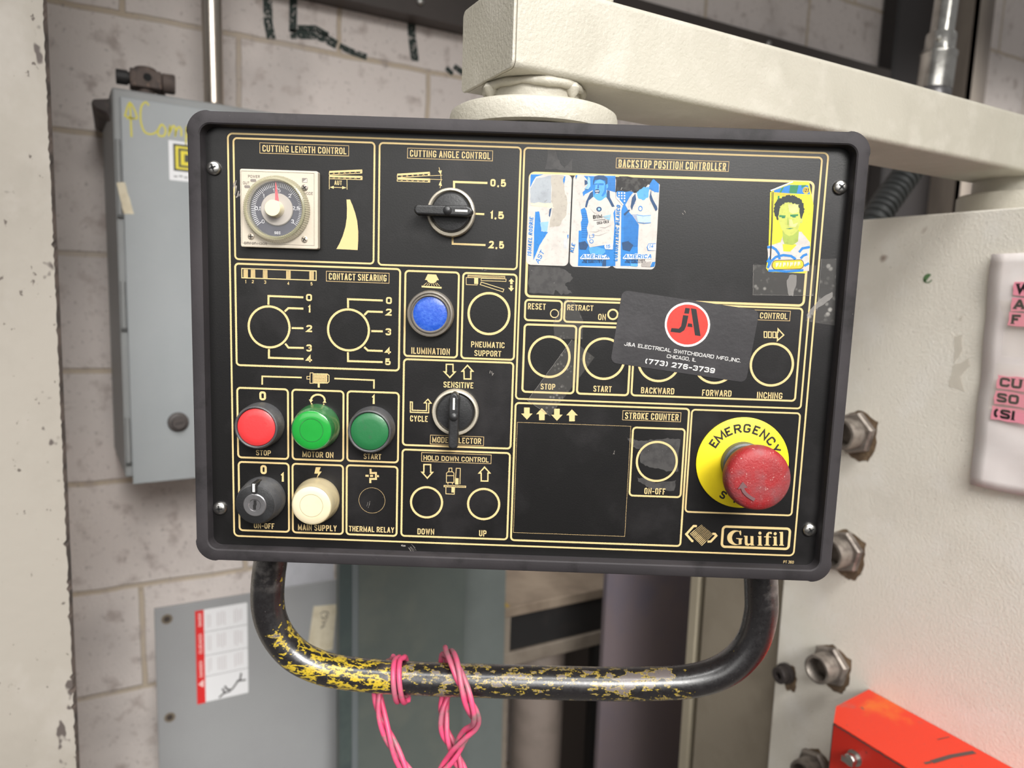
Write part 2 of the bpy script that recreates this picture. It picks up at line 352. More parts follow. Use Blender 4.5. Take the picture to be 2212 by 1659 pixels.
# ---------------------------------------------------------------- what is printed on the face and the stickers, in millimetres
PRINTS = [
('R',-184.0,-128.0,184.0,128.0,3,1.1),
('R',-180.6,52.0,-93.8,125.3,2.2,1.1),
('R',-164.4,116.9,-109.7,123.0,0,0.35),
('T', 'CUTTING LENGTH CONTROL', -162.8, 117.8, -111.1, 121.8),
('R',-90.7,51.5,-4.0,125.3,2.2,1.1),
('R',-73.5,116.8,-21.2,122.8,0,0.35),
('T', 'CUTTING ANGLE CONTROL', -72.0, 117.7, -22.6, 121.8),
('R',-1.8,-30.3,180.4,125.2,2.2,1.1),
('R',2.2,35.0,176.6,110.5,3,1.5),
('R',54.8,115.1,123.7,121.0,0,0.35),
('T', 'BACKSTOP POSITION CONTROLLER', 56.2, 115.5, 122.1, 120.2),
('R',2.1,20.1,25.2,32.8,2.2,1.2),
('T', 'RESET', 3.8, 26.9, 15.0, 30.8),
('C',20.7,24.8,2.52,0.6),
('R',26.9,19.9,66.2,32.9,2.2,1.2),
('T', 'RETRACT', 28.6, 27.2, 45.0, 30.7),
('T', 'ON', 48.3, 21.7, 53.2, 25.6),
('C',57.5,25.5,2.99,1.1),
('R',2.2,-25.6,34.9,17.4,2.2,1.3),
('T', 'STOP', 13.8, -23.7, 23.1, -19.9),
('C',18.5,-2.7,12.84,1.5),
('R',37.1,-25.6,69.8,17.4,2.2,1.3),
('T', 'START', 47.5, -24.0, 59.1, -20.1),
('C',53.3,-2.7,12.84,1.5),
('R',71.9,-25.5,176.3,33.2,2.2,1.2),
('C',88.3,-2.6,13.16,1.5),
('C',123.9,-2.6,13.16,1.5),
('C',159.8,-2.8,13.3,1.5),
('T', 'BACKWARD', 77.9, -24.0, 99.1, -20.0),
('T', 'FORWARD', 116.9, -24.2, 135.6, -20.2),
('T', 'INCHING', 151.9, -24.6, 168.1, -20.5),
('R',126.2,25.2,168.8,31.3,0,0.35),
('T', 'CONTROL', 149.9, 26.1, 167.2, 29.9),
('L',[(153.3,17.9),(155.0,17.9),(155.3,14.3),(153.6,14.3),(153.3,17.9)],0.6),
('L',[(156.0,17.9),(157.8,17.9),(158.1,14.3),(156.3,14.3),(156.0,17.9)],0.6),
('L',[(158.8,17.9),(160.6,17.9),(160.9,14.3),(159.1,14.3),(158.8,17.9)],0.6),
('L',[(161.6,17.9),(162.1,17.9),(161.9,19.9),(165.8,16.2),(162.1,12.6),(162.1,14.4),(161.7,14.4),(161.6,17.9)],0.8),
('R',-1.8,-124.2,109.4,-33.0,2.2,1.2),
('P',[(3.7,-35.8),(7.3,-35.7),(7.4,-39.6),(9.3,-39.5),(5.8,-43.6),(2.0,-39.8),(3.8,-39.7)]),
('P',[(13.6,-43.7),(17.2,-43.6),(17.1,-39.7),(18.9,-39.6),(15.1,-35.8),(11.6,-39.9),(13.4,-39.8)]),
('P',[(23.0,-35.9),(26.6,-35.8),(26.7,-39.7),(28.6,-39.6),(25.1,-43.7),(21.3,-39.9),(23.1,-39.8)]),
('P',[(33.0,-43.8),(36.6,-43.6),(36.4,-39.7),(38.3,-39.7),(34.4,-35.9),(30.9,-39.9),(32.8,-39.9)]),
('R',67.1,-41.6,104.3,-35.6,0,0.35),
('T', 'STROKE COUNTER', 68.6, -40.9, 102.9, -36.6),
('R',-0.3,-119.0,72.7,-45.6,0,0.22),
('R',74.2,-91.3,107.5,-46.3,2.2,1.2),
('C',90.7,-68.1,12.89,1.4),
('T', 'ON-OFF', 83.8, -89.9, 97.4, -85.8),
('R',111.2,-100.9,180.4,-33.4,2.2,1.1),
('R',136.5,-123.6,180.3,-109.9,2.2,1.6),
('T', 'PT 360', 177.7, -133.4, 184.5, -131.5),
('R',-180.7,-14.8,-77.0,49.2,2.2,1.2),
('R',-176.6,40.5,-129.8,46.3,0,0.6),
('L',[(-175.3,45.8),(-175.4,40.8)],0.3),
('L',[(-174.9,45.8),(-175.0,40.8)],0.3),
('L',[(-174.5,45.8),(-174.6,40.8)],0.3),
('L',[(-174.1,45.8),(-174.2,40.8)],0.3),
('L',[(-173.7,45.8),(-173.8,40.8)],0.3),
('L',[(-173.3,45.8),(-173.4,40.8)],0.3),
('L',[(-172.9,45.8),(-173.0,40.8)],0.3),
('L',[(-170.7,45.8),(-170.8,40.8)],0.3),
('L',[(-170.3,45.8),(-170.4,40.8)],0.3),
('L',[(-169.9,45.8),(-170.0,40.8)],0.3),
('L',[(-169.5,45.8),(-169.6,40.8)],0.3),
('L',[(-169.1,45.8),(-169.2,40.8)],0.3),
('L',[(-168.7,45.8),(-168.7,40.8)],0.3),
('L',[(-168.3,45.8),(-168.3,40.8)],0.3),
('L',[(-163.1,45.8),(-163.2,40.8)],0.3),
('L',[(-162.7,45.8),(-162.7,40.8)],0.3),
('L',[(-162.2,45.8),(-162.3,40.8)],0.3),
('L',[(-161.8,45.8),(-161.9,40.8)],0.3),
('L',[(-161.4,45.8),(-161.5,40.8)],0.3),
('L',[(-161.0,45.8),(-161.0,40.8)],0.3),
('L',[(-160.6,45.8),(-160.6,40.8)],0.3),
('L',[(-148.5,45.8),(-148.5,40.9)],0.3),
('L',[(-148.1,45.8),(-148.1,40.9)],0.3),
('L',[(-147.7,45.8),(-147.7,40.9)],0.3),
('L',[(-147.2,45.8),(-147.3,40.9)],0.3),
('L',[(-146.8,45.9),(-146.9,40.9)],0.3),
('L',[(-146.4,45.9),(-146.5,40.9)],0.3),
('L',[(-146.0,45.9),(-146.0,40.9)],0.3),
('L',[(-133.9,45.9),(-133.9,40.9)],0.3),
('L',[(-133.5,45.9),(-133.5,40.9)],0.3),
('L',[(-133.1,45.9),(-133.1,40.9)],0.3),
('L',[(-132.7,45.9),(-132.7,40.9)],0.3),
('L',[(-132.2,45.9),(-132.2,40.9)],0.3),
('L',[(-131.8,45.9),(-131.8,40.9)],0.3),
('L',[(-131.4,45.9),(-131.4,40.9)],0.3),
('T', '1', -174.6, 37.2, -173.9, 39.2),
('T', '2', -170.3, 37.4, -169.1, 39.3),
('T', '3', -162.6, 37.3, -161.3, 39.3),
('T', '4', -147.9, 37.1, -146.7, 39.1),
('T', '5', -133.3, 37.2, -132.1, 39.2),
('R',-123.4,40.2,-83.9,46.4,0,0.35),
('T', 'CONTACT SHEARING', -121.8, 41.2, -85.5, 45.4),
('C',-159.7,10.2,12.97,1.4),
('C',-109.3,10.0,12.97,1.4),
('L',[(-160.0,24.2),(-159.9,29.7),(-137.9,29.6)],1.25),
('L',[(-149.7,20.3),(-147.4,22.5),(-137.9,22.5)],1.25),
('L',[(-145.4,10.0),(-137.9,10.1)],1.25),
('L',[(-149.5,-0.0),(-147.5,-2.5),(-137.7,-2.4)],1.25),
('L',[(-159.9,-3.8),(-160.0,-9.4),(-137.9,-9.4)],1.25),
('L',[(-109.6,23.9),(-109.7,29.4),(-87.7,29.3)],1.25),
('L',[(-99.3,19.8),(-97.1,22.1),(-87.6,22.1)],1.25),
('L',[(-94.8,9.8),(-87.5,9.9)],1.25),
('L',[(-99.2,-0.5),(-96.9,-2.6),(-87.4,-2.6)],1.25),
('L',[(-109.6,-4.1),(-109.5,-9.8),(-87.4,-9.7)],1.25),
('T', '0', -136.2, 27.4, -132.4, 31.8),
('T', '1', -135.1, 20.2, -133.4, 24.7),
('T', '2', -136.1, 7.8, -132.4, 12.3),
('T', '3', -136.1, -4.6, -132.6, -0.0),
('T', '4', -136.3, -11.3, -132.5, -7.0),
('T', '0', -85.7, 27.3, -82.0, 31.6),
('T', '2', -85.7, 19.9, -82.0, 24.3),
('T', '3', -85.8, 7.5, -82.2, 11.9),
('T', '4', -86.0, -4.4, -82.2, -0.4),
('T', '5', -85.8, -11.5, -82.3, -7.2),
('L',[(-164.5,-26.9),(-164.4,-21.5),(-139.1,-21.4)],1.0),
('L',[(-118.2,-21.3),(-92.8,-21.5),(-92.8,-27.0)],1.0),
('L',[(-128.2,-24.9),(-128.2,-27.5)],1.3),
('L',[(-133.7,-18.2),(-131.9,-18.1),(-131.9,-24.8),(-133.8,-24.9),(-133.7,-18.2)],0.4),
('L',[(-133.7,-20.5),(-135.8,-20.6),(-135.8,-22.3),(-133.7,-22.2)],0.4),
('L',[(-131.9,-18.7),(-122.8,-18.5),(-121.6,-19.4),(-121.6,-23.4),(-122.6,-24.4),(-131.9,-24.7)],0.5),
('L',[(-131.2,-18.7),(-131.2,-24.6)],0.5),
('L',[(-123.0,-18.5),(-123.0,-24.4)],0.5),
('L',[(-131.2,-19.1),(-123.0,-18.9)],0.32),
('L',[(-131.2,-19.6),(-123.0,-19.4)],0.32),
('L',[(-131.2,-20.1),(-123.0,-19.8)],0.32),
('L',[(-131.2,-20.5),(-123.0,-20.3)],0.32),
('L',[(-131.2,-21.0),(-123.0,-20.7)],0.32),
('L',[(-131.2,-21.4),(-123.0,-21.2)],0.32),
('L',[(-131.2,-21.9),(-123.0,-21.7)],0.32),
('L',[(-131.2,-22.4),(-123.0,-22.1)],0.32),
('L',[(-131.2,-22.8),(-123.0,-22.6)],0.32),
('L',[(-131.2,-23.3),(-123.0,-23.0)],0.32),
('L',[(-131.2,-23.7),(-123.0,-23.5)],0.32),
('L',[(-131.2,-24.2),(-123.0,-24.0)],0.32),
('R',-180.6,-75.0,-148.0,-29.4,2.2,1.2),
('R',-145.2,-75.0,-112.3,-29.4,2.2,1.2),
('R',-109.7,-74.8,-76.8,-29.2,2.2,1.2),
('R',-180.4,-124.0,-147.8,-78.0,2.2,1.2),
('R',-145.3,-124.2,-112.4,-78.0,2.2,1.2),
('R',-110.0,-124.2,-77.0,-77.7,2.2,1.2),
('T', 'STOP', -169.0, -73.2, -159.3, -69.7),
('T', 'MOTOR ON', -138.8, -73.3, -118.7, -69.5),
('T', 'START', -99.0, -73.2, -87.7, -69.6),
('T', 'ON-OFF', -170.9, -122.3, -157.5, -118.6),
('T', 'MAIN SUPPLY', -141.9, -122.5, -116.5, -118.5),
('T', 'THERMAL RELAY', -108.4, -122.1, -78.7, -118.4),
('T', '0', -166.4, -37.0, -162.1, -31.2),
('T', '1', -94.3, -36.9, -92.2, -31.2),
('T', '0', -166.2, -85.6, -162.1, -79.6),
('T', '1', -153.2, -90.2, -151.0, -84.5),
('L',[(-124.3,-35.7),(-124.4,-34.9),(-124.7,-34.1),(-125.1,-33.5),(-125.8,-32.9),(-126.5,-32.5),(-127.3,-32.2),(-128.3,-32.1),(-129.2,-32.1),(-130.1,-32.3),(-130.9,-32.6),(-131.7,-33.1),(-132.3,-33.7),(-132.8,-34.4),(-133.1,-35.2),(-133.2,-36.0)],1.2),
('P',[(-134.5,-35.4),(-131.8,-35.6),(-133.4,-37.6)]),
('P',[(-125.7,-37.2),(-123.3,-37.2),(-124.2,-35.2)]),
('P',[(-133.1,-37.4),(-132.0,-38.3),(-133.3,-38.5)]),
('P',[(-125.3,-37.5),(-124.3,-38.4),(-125.3,-38.6)]),
('P',[(-130.1,-79.8),(-126.9,-79.7),(-128.0,-82.5),(-126.3,-82.6),(-129.5,-87.0),(-128.6,-84.0),(-131.1,-84.1)]),
('L',[(-94.5,-79.6),(-94.4,-82.4),(-91.0,-82.2),(-90.9,-86.2),(-94.6,-86.3),(-94.6,-89.1)],1.3),
('L',[(-97.8,-84.3),(-95.7,-84.3)],1.3),
('L',[(-94.8,-84.3),(-92.8,-84.2)],1.3),
('L',[(-90.9,-84.3),(-89.0,-84.3)],1.3),
('C',-93.4,-100.7,8.53,0.2),
('R',-73.7,-5.2,-40.1,48.3,2.2,1.2),
('R',-37.4,-5.4,-3.9,48.2,2.2,1.2),
('T', 'ILUMINATION', -69.2, -3.7, -44.7, 0.4),
('T', 'PNEUMATIC', -31.3, 1.8, -10.1, 5.5),
('T', 'SUPPORT', -29.1, -3.7, -12.1, -0.0),
('C',-20.6,23.3,12.84,1.5),
('P',[(-59.7,46.7),(-54.4,46.6),(-52.6,43.2),(-53.8,43.1),(-54.6,41.8),(-55.9,41.1),(-58.0,41.1),(-59.5,41.9),(-60.1,43.0),(-61.4,43.1)]),
('L',[(-63.4,38.9),(-50.8,38.5)],1.1),
('L',[(-60.1,41.4),(-62.2,39.6)],0.3),
('L',[(-59.1,41.1),(-60.3,39.5)],0.3),
('L',[(-58.2,40.9),(-58.9,39.5)],0.3),
('L',[(-57.0,40.8),(-57.1,39.5)],0.3),
('L',[(-56.0,40.9),(-55.3,39.4)],0.3),
('L',[(-54.9,41.1),(-53.6,39.5)],0.3),
('L',[(-54.0,41.4),(-52.1,39.6)],0.3),
('L',[(-34.5,46.9),(-11.3,46.9),(-11.3,45.5),(-34.5,45.6),(-34.5,46.9)],0.35),
('L',[(-34.4,46.3),(-11.3,46.2)],0.3),
('L',[(-30.6,45.4),(-35.6,45.4),(-35.4,41.0),(-28.5,41.0),(-28.5,41.4)],0.35),
('P',[(-30.5,45.4),(-28.0,45.4),(-27.9,41.6),(-30.4,41.6)]),
('L',[(-26.1,45.2),(-10.5,45.3),(-10.5,43.8),(-26.1,43.8),(-26.1,45.2)],0.35),
('L',[(-26.0,42.9),(-11.6,38.9),(-12.2,37.2),(-26.6,41.3),(-26.0,42.9)],0.4),
('P',[(-7.2,45.8),(-5.3,43.8),(-6.4,43.8),(-6.3,42.2),(-7.8,42.2),(-7.9,43.9),(-8.9,43.9)]),
('P',[(-7.8,41.5),(-6.3,41.5),(-6.3,39.8),(-5.3,39.8),(-7.0,37.7),(-9.0,39.9),(-7.8,39.8)]),
('R',-73.8,-63.0,-4.1,-7.3,2.2,1.2),
('L',[(-44.4,-18.1),(-41.1,-14.4),(-42.4,-14.4),(-42.5,-9.6),(-46.8,-9.7),(-46.7,-14.6),(-47.9,-14.6),(-44.4,-18.1)],0.85),
('L',[(-33.3,-9.9),(-29.8,-13.5),(-31.1,-13.6),(-30.9,-18.6),(-35.2,-18.7),(-35.4,-13.7),(-36.6,-13.8),(-33.3,-9.9)],0.85),
('T', 'SENSITIVE', -48.3, -24.6, -29.2, -20.8),
('T', 'CYCLE', -69.3, -47.4, -57.9, -43.5),
('L',[(-68.0,-34.8),(-69.3,-34.7),(-69.2,-41.4),(-57.4,-41.4),(-57.5,-35.2),(-56.0,-35.1),(-58.1,-32.6),(-60.3,-35.0),(-58.9,-35.1),(-58.9,-40.1),(-68.0,-40.1),(-68.0,-34.8)],0.7),
('R',-56.0,-61.7,-21.6,-55.9,0,0.35),
('T', 'MODE SELECTOR', -54.8, -60.7, -23.2, -56.9),
('R',-73.9,-123.9,-4.3,-66.0,2.2,1.2),
('R',-61.5,-73.4,-16.4,-67.6,0,0.35),
('T', 'HOLD DOWN CONTROL', -60.2, -72.6, -17.9, -69.4),
('L',[(-57.5,-84.5),(-54.2,-80.5),(-55.4,-80.5),(-55.5,-75.4),(-59.9,-75.5),(-59.8,-80.7),(-61.0,-80.7),(-57.5,-84.5)],0.85),
('L',[(-20.5,-75.8),(-17.0,-79.6),(-18.2,-79.7),(-18.1,-85.0),(-22.4,-85.1),(-22.6,-79.8),(-23.9,-79.9),(-20.5,-75.8)],0.85),
('C',-57.7,-100.7,10.15,1.4),
('C',-20.4,-100.5,10.15,1.4),
('T', 'DOWN', -63.3, -122.5, -52.3, -118.5),
('T', 'UP', -22.8, -122.4, -18.0, -118.2),
('L',[(-43.6,-79.8),(-43.6,-77.3),(-41.7,-77.2),(-41.6,-79.8)],0.45),
('L',[(-45.0,-86.9),(-45.1,-80.7),(-44.2,-79.8),(-41.1,-79.7),(-40.3,-80.5),(-40.1,-86.7),(-45.0,-86.9)],0.45),
('L',[(-45.1,-82.4),(-40.2,-82.2)],0.45),
('L',[(-44.1,-86.9),(-44.0,-88.2)],0.45),
('L',[(-41.1,-86.8),(-41.1,-88.1)],0.45),
('L',[(-39.2,-84.1),(-38.8,-77.2),(-36.2,-77.2),(-36.2,-87.8)],0.45),
('L',[(-46.5,-88.9),(-32.4,-88.9),(-32.4,-89.8),(-46.5,-89.8),(-46.5,-88.9)],0.45),
('L',[(-45.3,-90.1),(-45.2,-94.5),(-39.7,-94.6),(-39.6,-90.1)],0.45),
('P',[(-39.4,-83.8),(-37.2,-83.8),(-37.1,-88.0),(-39.3,-88.1)]),
('P',[(-41.6,-90.0),(-39.5,-90.1),(-39.7,-93.5),(-41.6,-93.5)]),
('P',[(-110.9,90.7),(-108.7,90.8),(-107.0,87.0),(-105.5,82.8),(-104.2,77.9),(-103.5,71.7),(-103.5,65.7),(-103.8,60.1),(-117.1,60.3),(-115.1,63.9),(-113.1,68.6),(-111.5,74.1),(-110.7,79.6),(-110.6,85.6)]),
('L',[(-121.6,107.0),(-101.3,108.5)],1.2),
('L',[(-101.3,108.5),(-101.5,106.9),(-121.6,105.2),(-121.6,107.0)],0.4),
('L',[(-102.0,108.4),(-102.1,106.9)],1.0),
('L',[(-121.6,104.4),(-101.2,104.6)],1.2),
('L',[(-101.2,104.6),(-101.3,103.0),(-121.6,102.9),(-121.6,104.4)],0.4),
('L',[(-101.8,104.5),(-101.9,103.0)],1.0),
('C',-118.8,105.9,0.45,0.28),
('C',-115.5,106.2,0.45,0.28),
('C',-112.1,106.4,0.45,0.28),
('C',-108.8,106.7,0.45,0.28),
('C',-105.4,107.0,0.45,0.28),
('C',-118.8,103.5,0.45,0.28),
('C',-115.5,103.5,0.45,0.28),
('C',-112.1,103.5,0.45,0.28),
('C',-108.7,103.5,0.45,0.28),
('C',-105.4,103.5,0.45,0.28),
('L',[(-121.6,102.8),(-121.6,96.6)],0.35),
('L',[(-110.7,102.8),(-110.6,96.7)],0.35),
('L',[(-119.4,97.8),(-113.0,97.8)],0.35),
('P',[(-121.4,97.8),(-118.8,98.7),(-118.8,96.9)]),
('P',[(-110.9,97.8),(-113.6,98.7),(-113.7,96.9)]),
('T', 'AUT', -118.4, 99.3, -113.8, 102.0),
('L',[(-79.6,106.7),(-59.6,108.5)],1.2),
('L',[(-59.6,108.5),(-59.6,106.8),(-79.6,104.9),(-79.6,106.7)],0.4),
('L',[(-60.3,108.3),(-60.3,106.8)],1.0),
('L',[(-79.6,104.3),(-59.4,104.4)],1.2),
('L',[(-59.4,104.4),(-59.5,102.8),(-79.6,102.8),(-79.6,104.3)],0.4),
('L',[(-60.1,104.2),(-60.2,102.8)],1.0),
('C',-76.8,105.9,0.45,0.28),
('C',-73.5,106.1,0.45,0.28),
('C',-70.1,106.4,0.45,0.28),
('C',-66.8,106.7,0.45,0.28),
('C',-63.4,106.9,0.45,0.28),
('C',-76.8,103.5,0.45,0.28),
('C',-73.4,103.5,0.45,0.28),
('C',-70.1,103.5,0.45,0.28),
('C',-66.7,103.5,0.45,0.28),
('C',-63.3,103.5,0.45,0.28),
('L',[(-59.6,106.7),(-51.9,107.3)],0.3),
('L',[(-59.5,104.6),(-51.8,104.6)],0.3),
('L',[(-54.0,111.9),(-52.8,107.5),(-52.5,104.3),(-53.0,99.5)],0.3),
('P',[(-54.5,109.8),(-52.2,110.2),(-52.7,107.5)]),
('P',[(-54.0,101.2),(-51.9,100.7),(-52.8,104.0)]),
('L',[(-44.4,99.5),(-44.5,103.5),(-23.9,103.5)],1.3),
('L',[(-30.6,84.7),(-25.3,84.6)],1.2),
('L',[(-44.6,69.4),(-44.5,65.9),(-24.0,65.8)],1.2),
('T', '0,5', -22.1, 101.5, -12.4, 106.0),
('T', '1,5', -21.8, 82.0, -13.1, 86.6),
('T', '2,5', -21.9, 63.9, -12.4, 68.5),
('L',[(119.4,-110.3),(117.3,-110.3),(112.8,-116.0),(117.0,-120.5),(117.8,-120.5)],1.5),
('L',[(129.8,-115.1),(131.5,-115.1),(132.5,-116.3),(129.1,-120.4),(127.0,-120.5)],1.5),
('L',[(115.3,-115.9),(118.1,-113.2)],0.46),
('L',[(118.1,-113.2),(122.5,-109.3)],0.22),
('L',[(116.0,-116.6),(118.9,-113.9)],0.46),
('L',[(118.9,-113.9),(123.2,-109.8)],0.22),
('L',[(116.7,-117.2),(119.6,-114.5)],0.46),
('L',[(119.6,-114.5),(123.9,-110.4)],0.22),
('L',[(117.4,-117.9),(120.3,-115.1)],0.46),
('L',[(120.3,-115.1),(124.6,-110.9)],0.22),
('L',[(118.2,-118.6),(121.0,-115.8)],0.46),
('L',[(121.0,-115.8),(125.3,-111.5)],0.22),
('L',[(118.9,-119.3),(121.8,-116.4)],0.46),
('L',[(121.8,-116.4),(126.0,-112.0)],0.22),
('L',[(119.6,-120.0),(122.5,-117.0)],0.46),
('L',[(122.5,-117.0),(126.8,-112.6)],0.22),
('L',[(120.3,-120.7),(123.2,-117.6)],0.46),
('L',[(123.2,-117.6),(127.5,-113.1)],0.22),
('L',[(121.1,-121.3),(123.9,-118.3)],0.46),
('L',[(123.9,-118.3),(128.2,-113.7)],0.22),
('L',[(121.8,-122.0),(124.7,-118.9)],0.46),
('L',[(124.7,-118.9),(128.9,-114.2)],0.22),
('L',[(122.5,-122.7),(125.4,-119.5)],0.46),
('L',[(125.4,-119.5),(129.6,-114.8)],0.22),
('L',[(123.3,-123.4),(126.1,-120.2)],0.46),
('L',[(126.1,-120.2),(130.3,-115.3)],0.22),
('P',[(148.8,-113.7),(147.8,-112.9),(146.6,-112.4),(145.3,-112.2),(144.0,-112.2),(142.8,-112.5),(141.7,-113.2),(140.8,-114.0),(140.1,-115.0),(139.7,-116.2),(139.7,-117.4),(139.9,-118.6),(140.4,-119.7),(141.2,-120.7),(142.3,-121.4),(143.5,-121.9),(144.8,-122.2),(146.1,-122.2),(147.3,-121.8),(148.4,-121.2),(149.3,-120.4),(149.1,-120.4),(148.4,-121.0),(147.6,-121.4),(146.6,-121.6),(145.7,-121.4),(144.8,-121.0),(144.1,-120.3),(143.5,-119.5),(143.1,-118.5),(142.8,-117.4),(142.9,-116.3),(143.2,-115.3),(143.7,-114.4),(144.3,-113.7),(145.1,-113.2),(146.0,-113.0),(146.9,-113.0),(147.8,-113.4),(148.6,-114.0)]),
('P',[(145.6,-117.4),(149.7,-117.5),(149.8,-118.1),(149.2,-118.2),(149.4,-121.4),(147.6,-122.0),(147.3,-118.2),(145.6,-117.9)]),
('P',[(147.6,-112.2),(148.4,-112.4),(148.7,-115.4),(148.1,-115.4),(147.3,-113.7)]),
('P',[(150.5,-115.6),(152.9,-115.7),(153.2,-120.3),(154.0,-121.1),(155.2,-120.5),(154.8,-115.7),(156.7,-115.7),(157.2,-121.4),(157.9,-122.0),(155.4,-122.2),(155.2,-121.5),(153.8,-122.4),(151.9,-122.0),(151.4,-120.6),(151.1,-116.3),(150.5,-116.2)]),
('P',[(159.5,-115.6),(161.9,-115.3),(162.4,-121.4),(163.0,-121.5),(163.1,-122.0),(159.9,-122.0),(159.8,-121.5),(160.5,-121.4),(160.1,-116.2),(159.6,-116.1)]),
('P',[(161.8,-113.5),(161.7,-113.0),(161.4,-112.7),(161.0,-112.5),(160.6,-112.4),(160.2,-112.6),(159.9,-113.0),(159.8,-113.4),(159.8,-113.8),(160.1,-114.2),(160.5,-114.5),(160.9,-114.6),(161.3,-114.5),(161.7,-114.2),(161.8,-113.7)]),
('P',[(169.5,-115.6),(171.9,-115.4),(172.4,-121.0),(173.0,-121.1),(173.0,-121.6),(169.8,-121.7),(169.8,-121.2),(170.5,-121.0),(170.1,-116.2),(169.6,-116.2)]),
('P',[(171.8,-113.5),(171.7,-113.1),(171.4,-112.7),(171.0,-112.5),(170.6,-112.5),(170.2,-112.7),(169.9,-113.0),(169.8,-113.5),(169.8,-113.9),(170.1,-114.3),(170.5,-114.6),(170.9,-114.6),(171.3,-114.5),(171.6,-114.2),(171.8,-113.8)]),
('P',[(173.4,-112.3),(175.8,-112.1),(176.5,-120.8),(177.2,-121.0),(177.2,-121.5),(174.0,-121.5),(174.0,-121.0),(174.6,-120.8),(174.0,-112.9),(173.4,-112.9)]),
('P',[(165.2,-121.1),(165.0,-116.2),(163.7,-116.2),(163.7,-115.6),(164.9,-115.5),(165.1,-113.8),(166.2,-112.6),(168.1,-112.4),(168.7,-113.1),(168.4,-113.9),(167.7,-113.8),(167.1,-113.3),(166.7,-114.1),(166.7,-115.5),(168.3,-115.6),(168.4,-116.2),(166.8,-116.2),(167.2,-121.2),(168.0,-121.3),(168.1,-121.8),(164.4,-121.8),(164.4,-121.3)])]
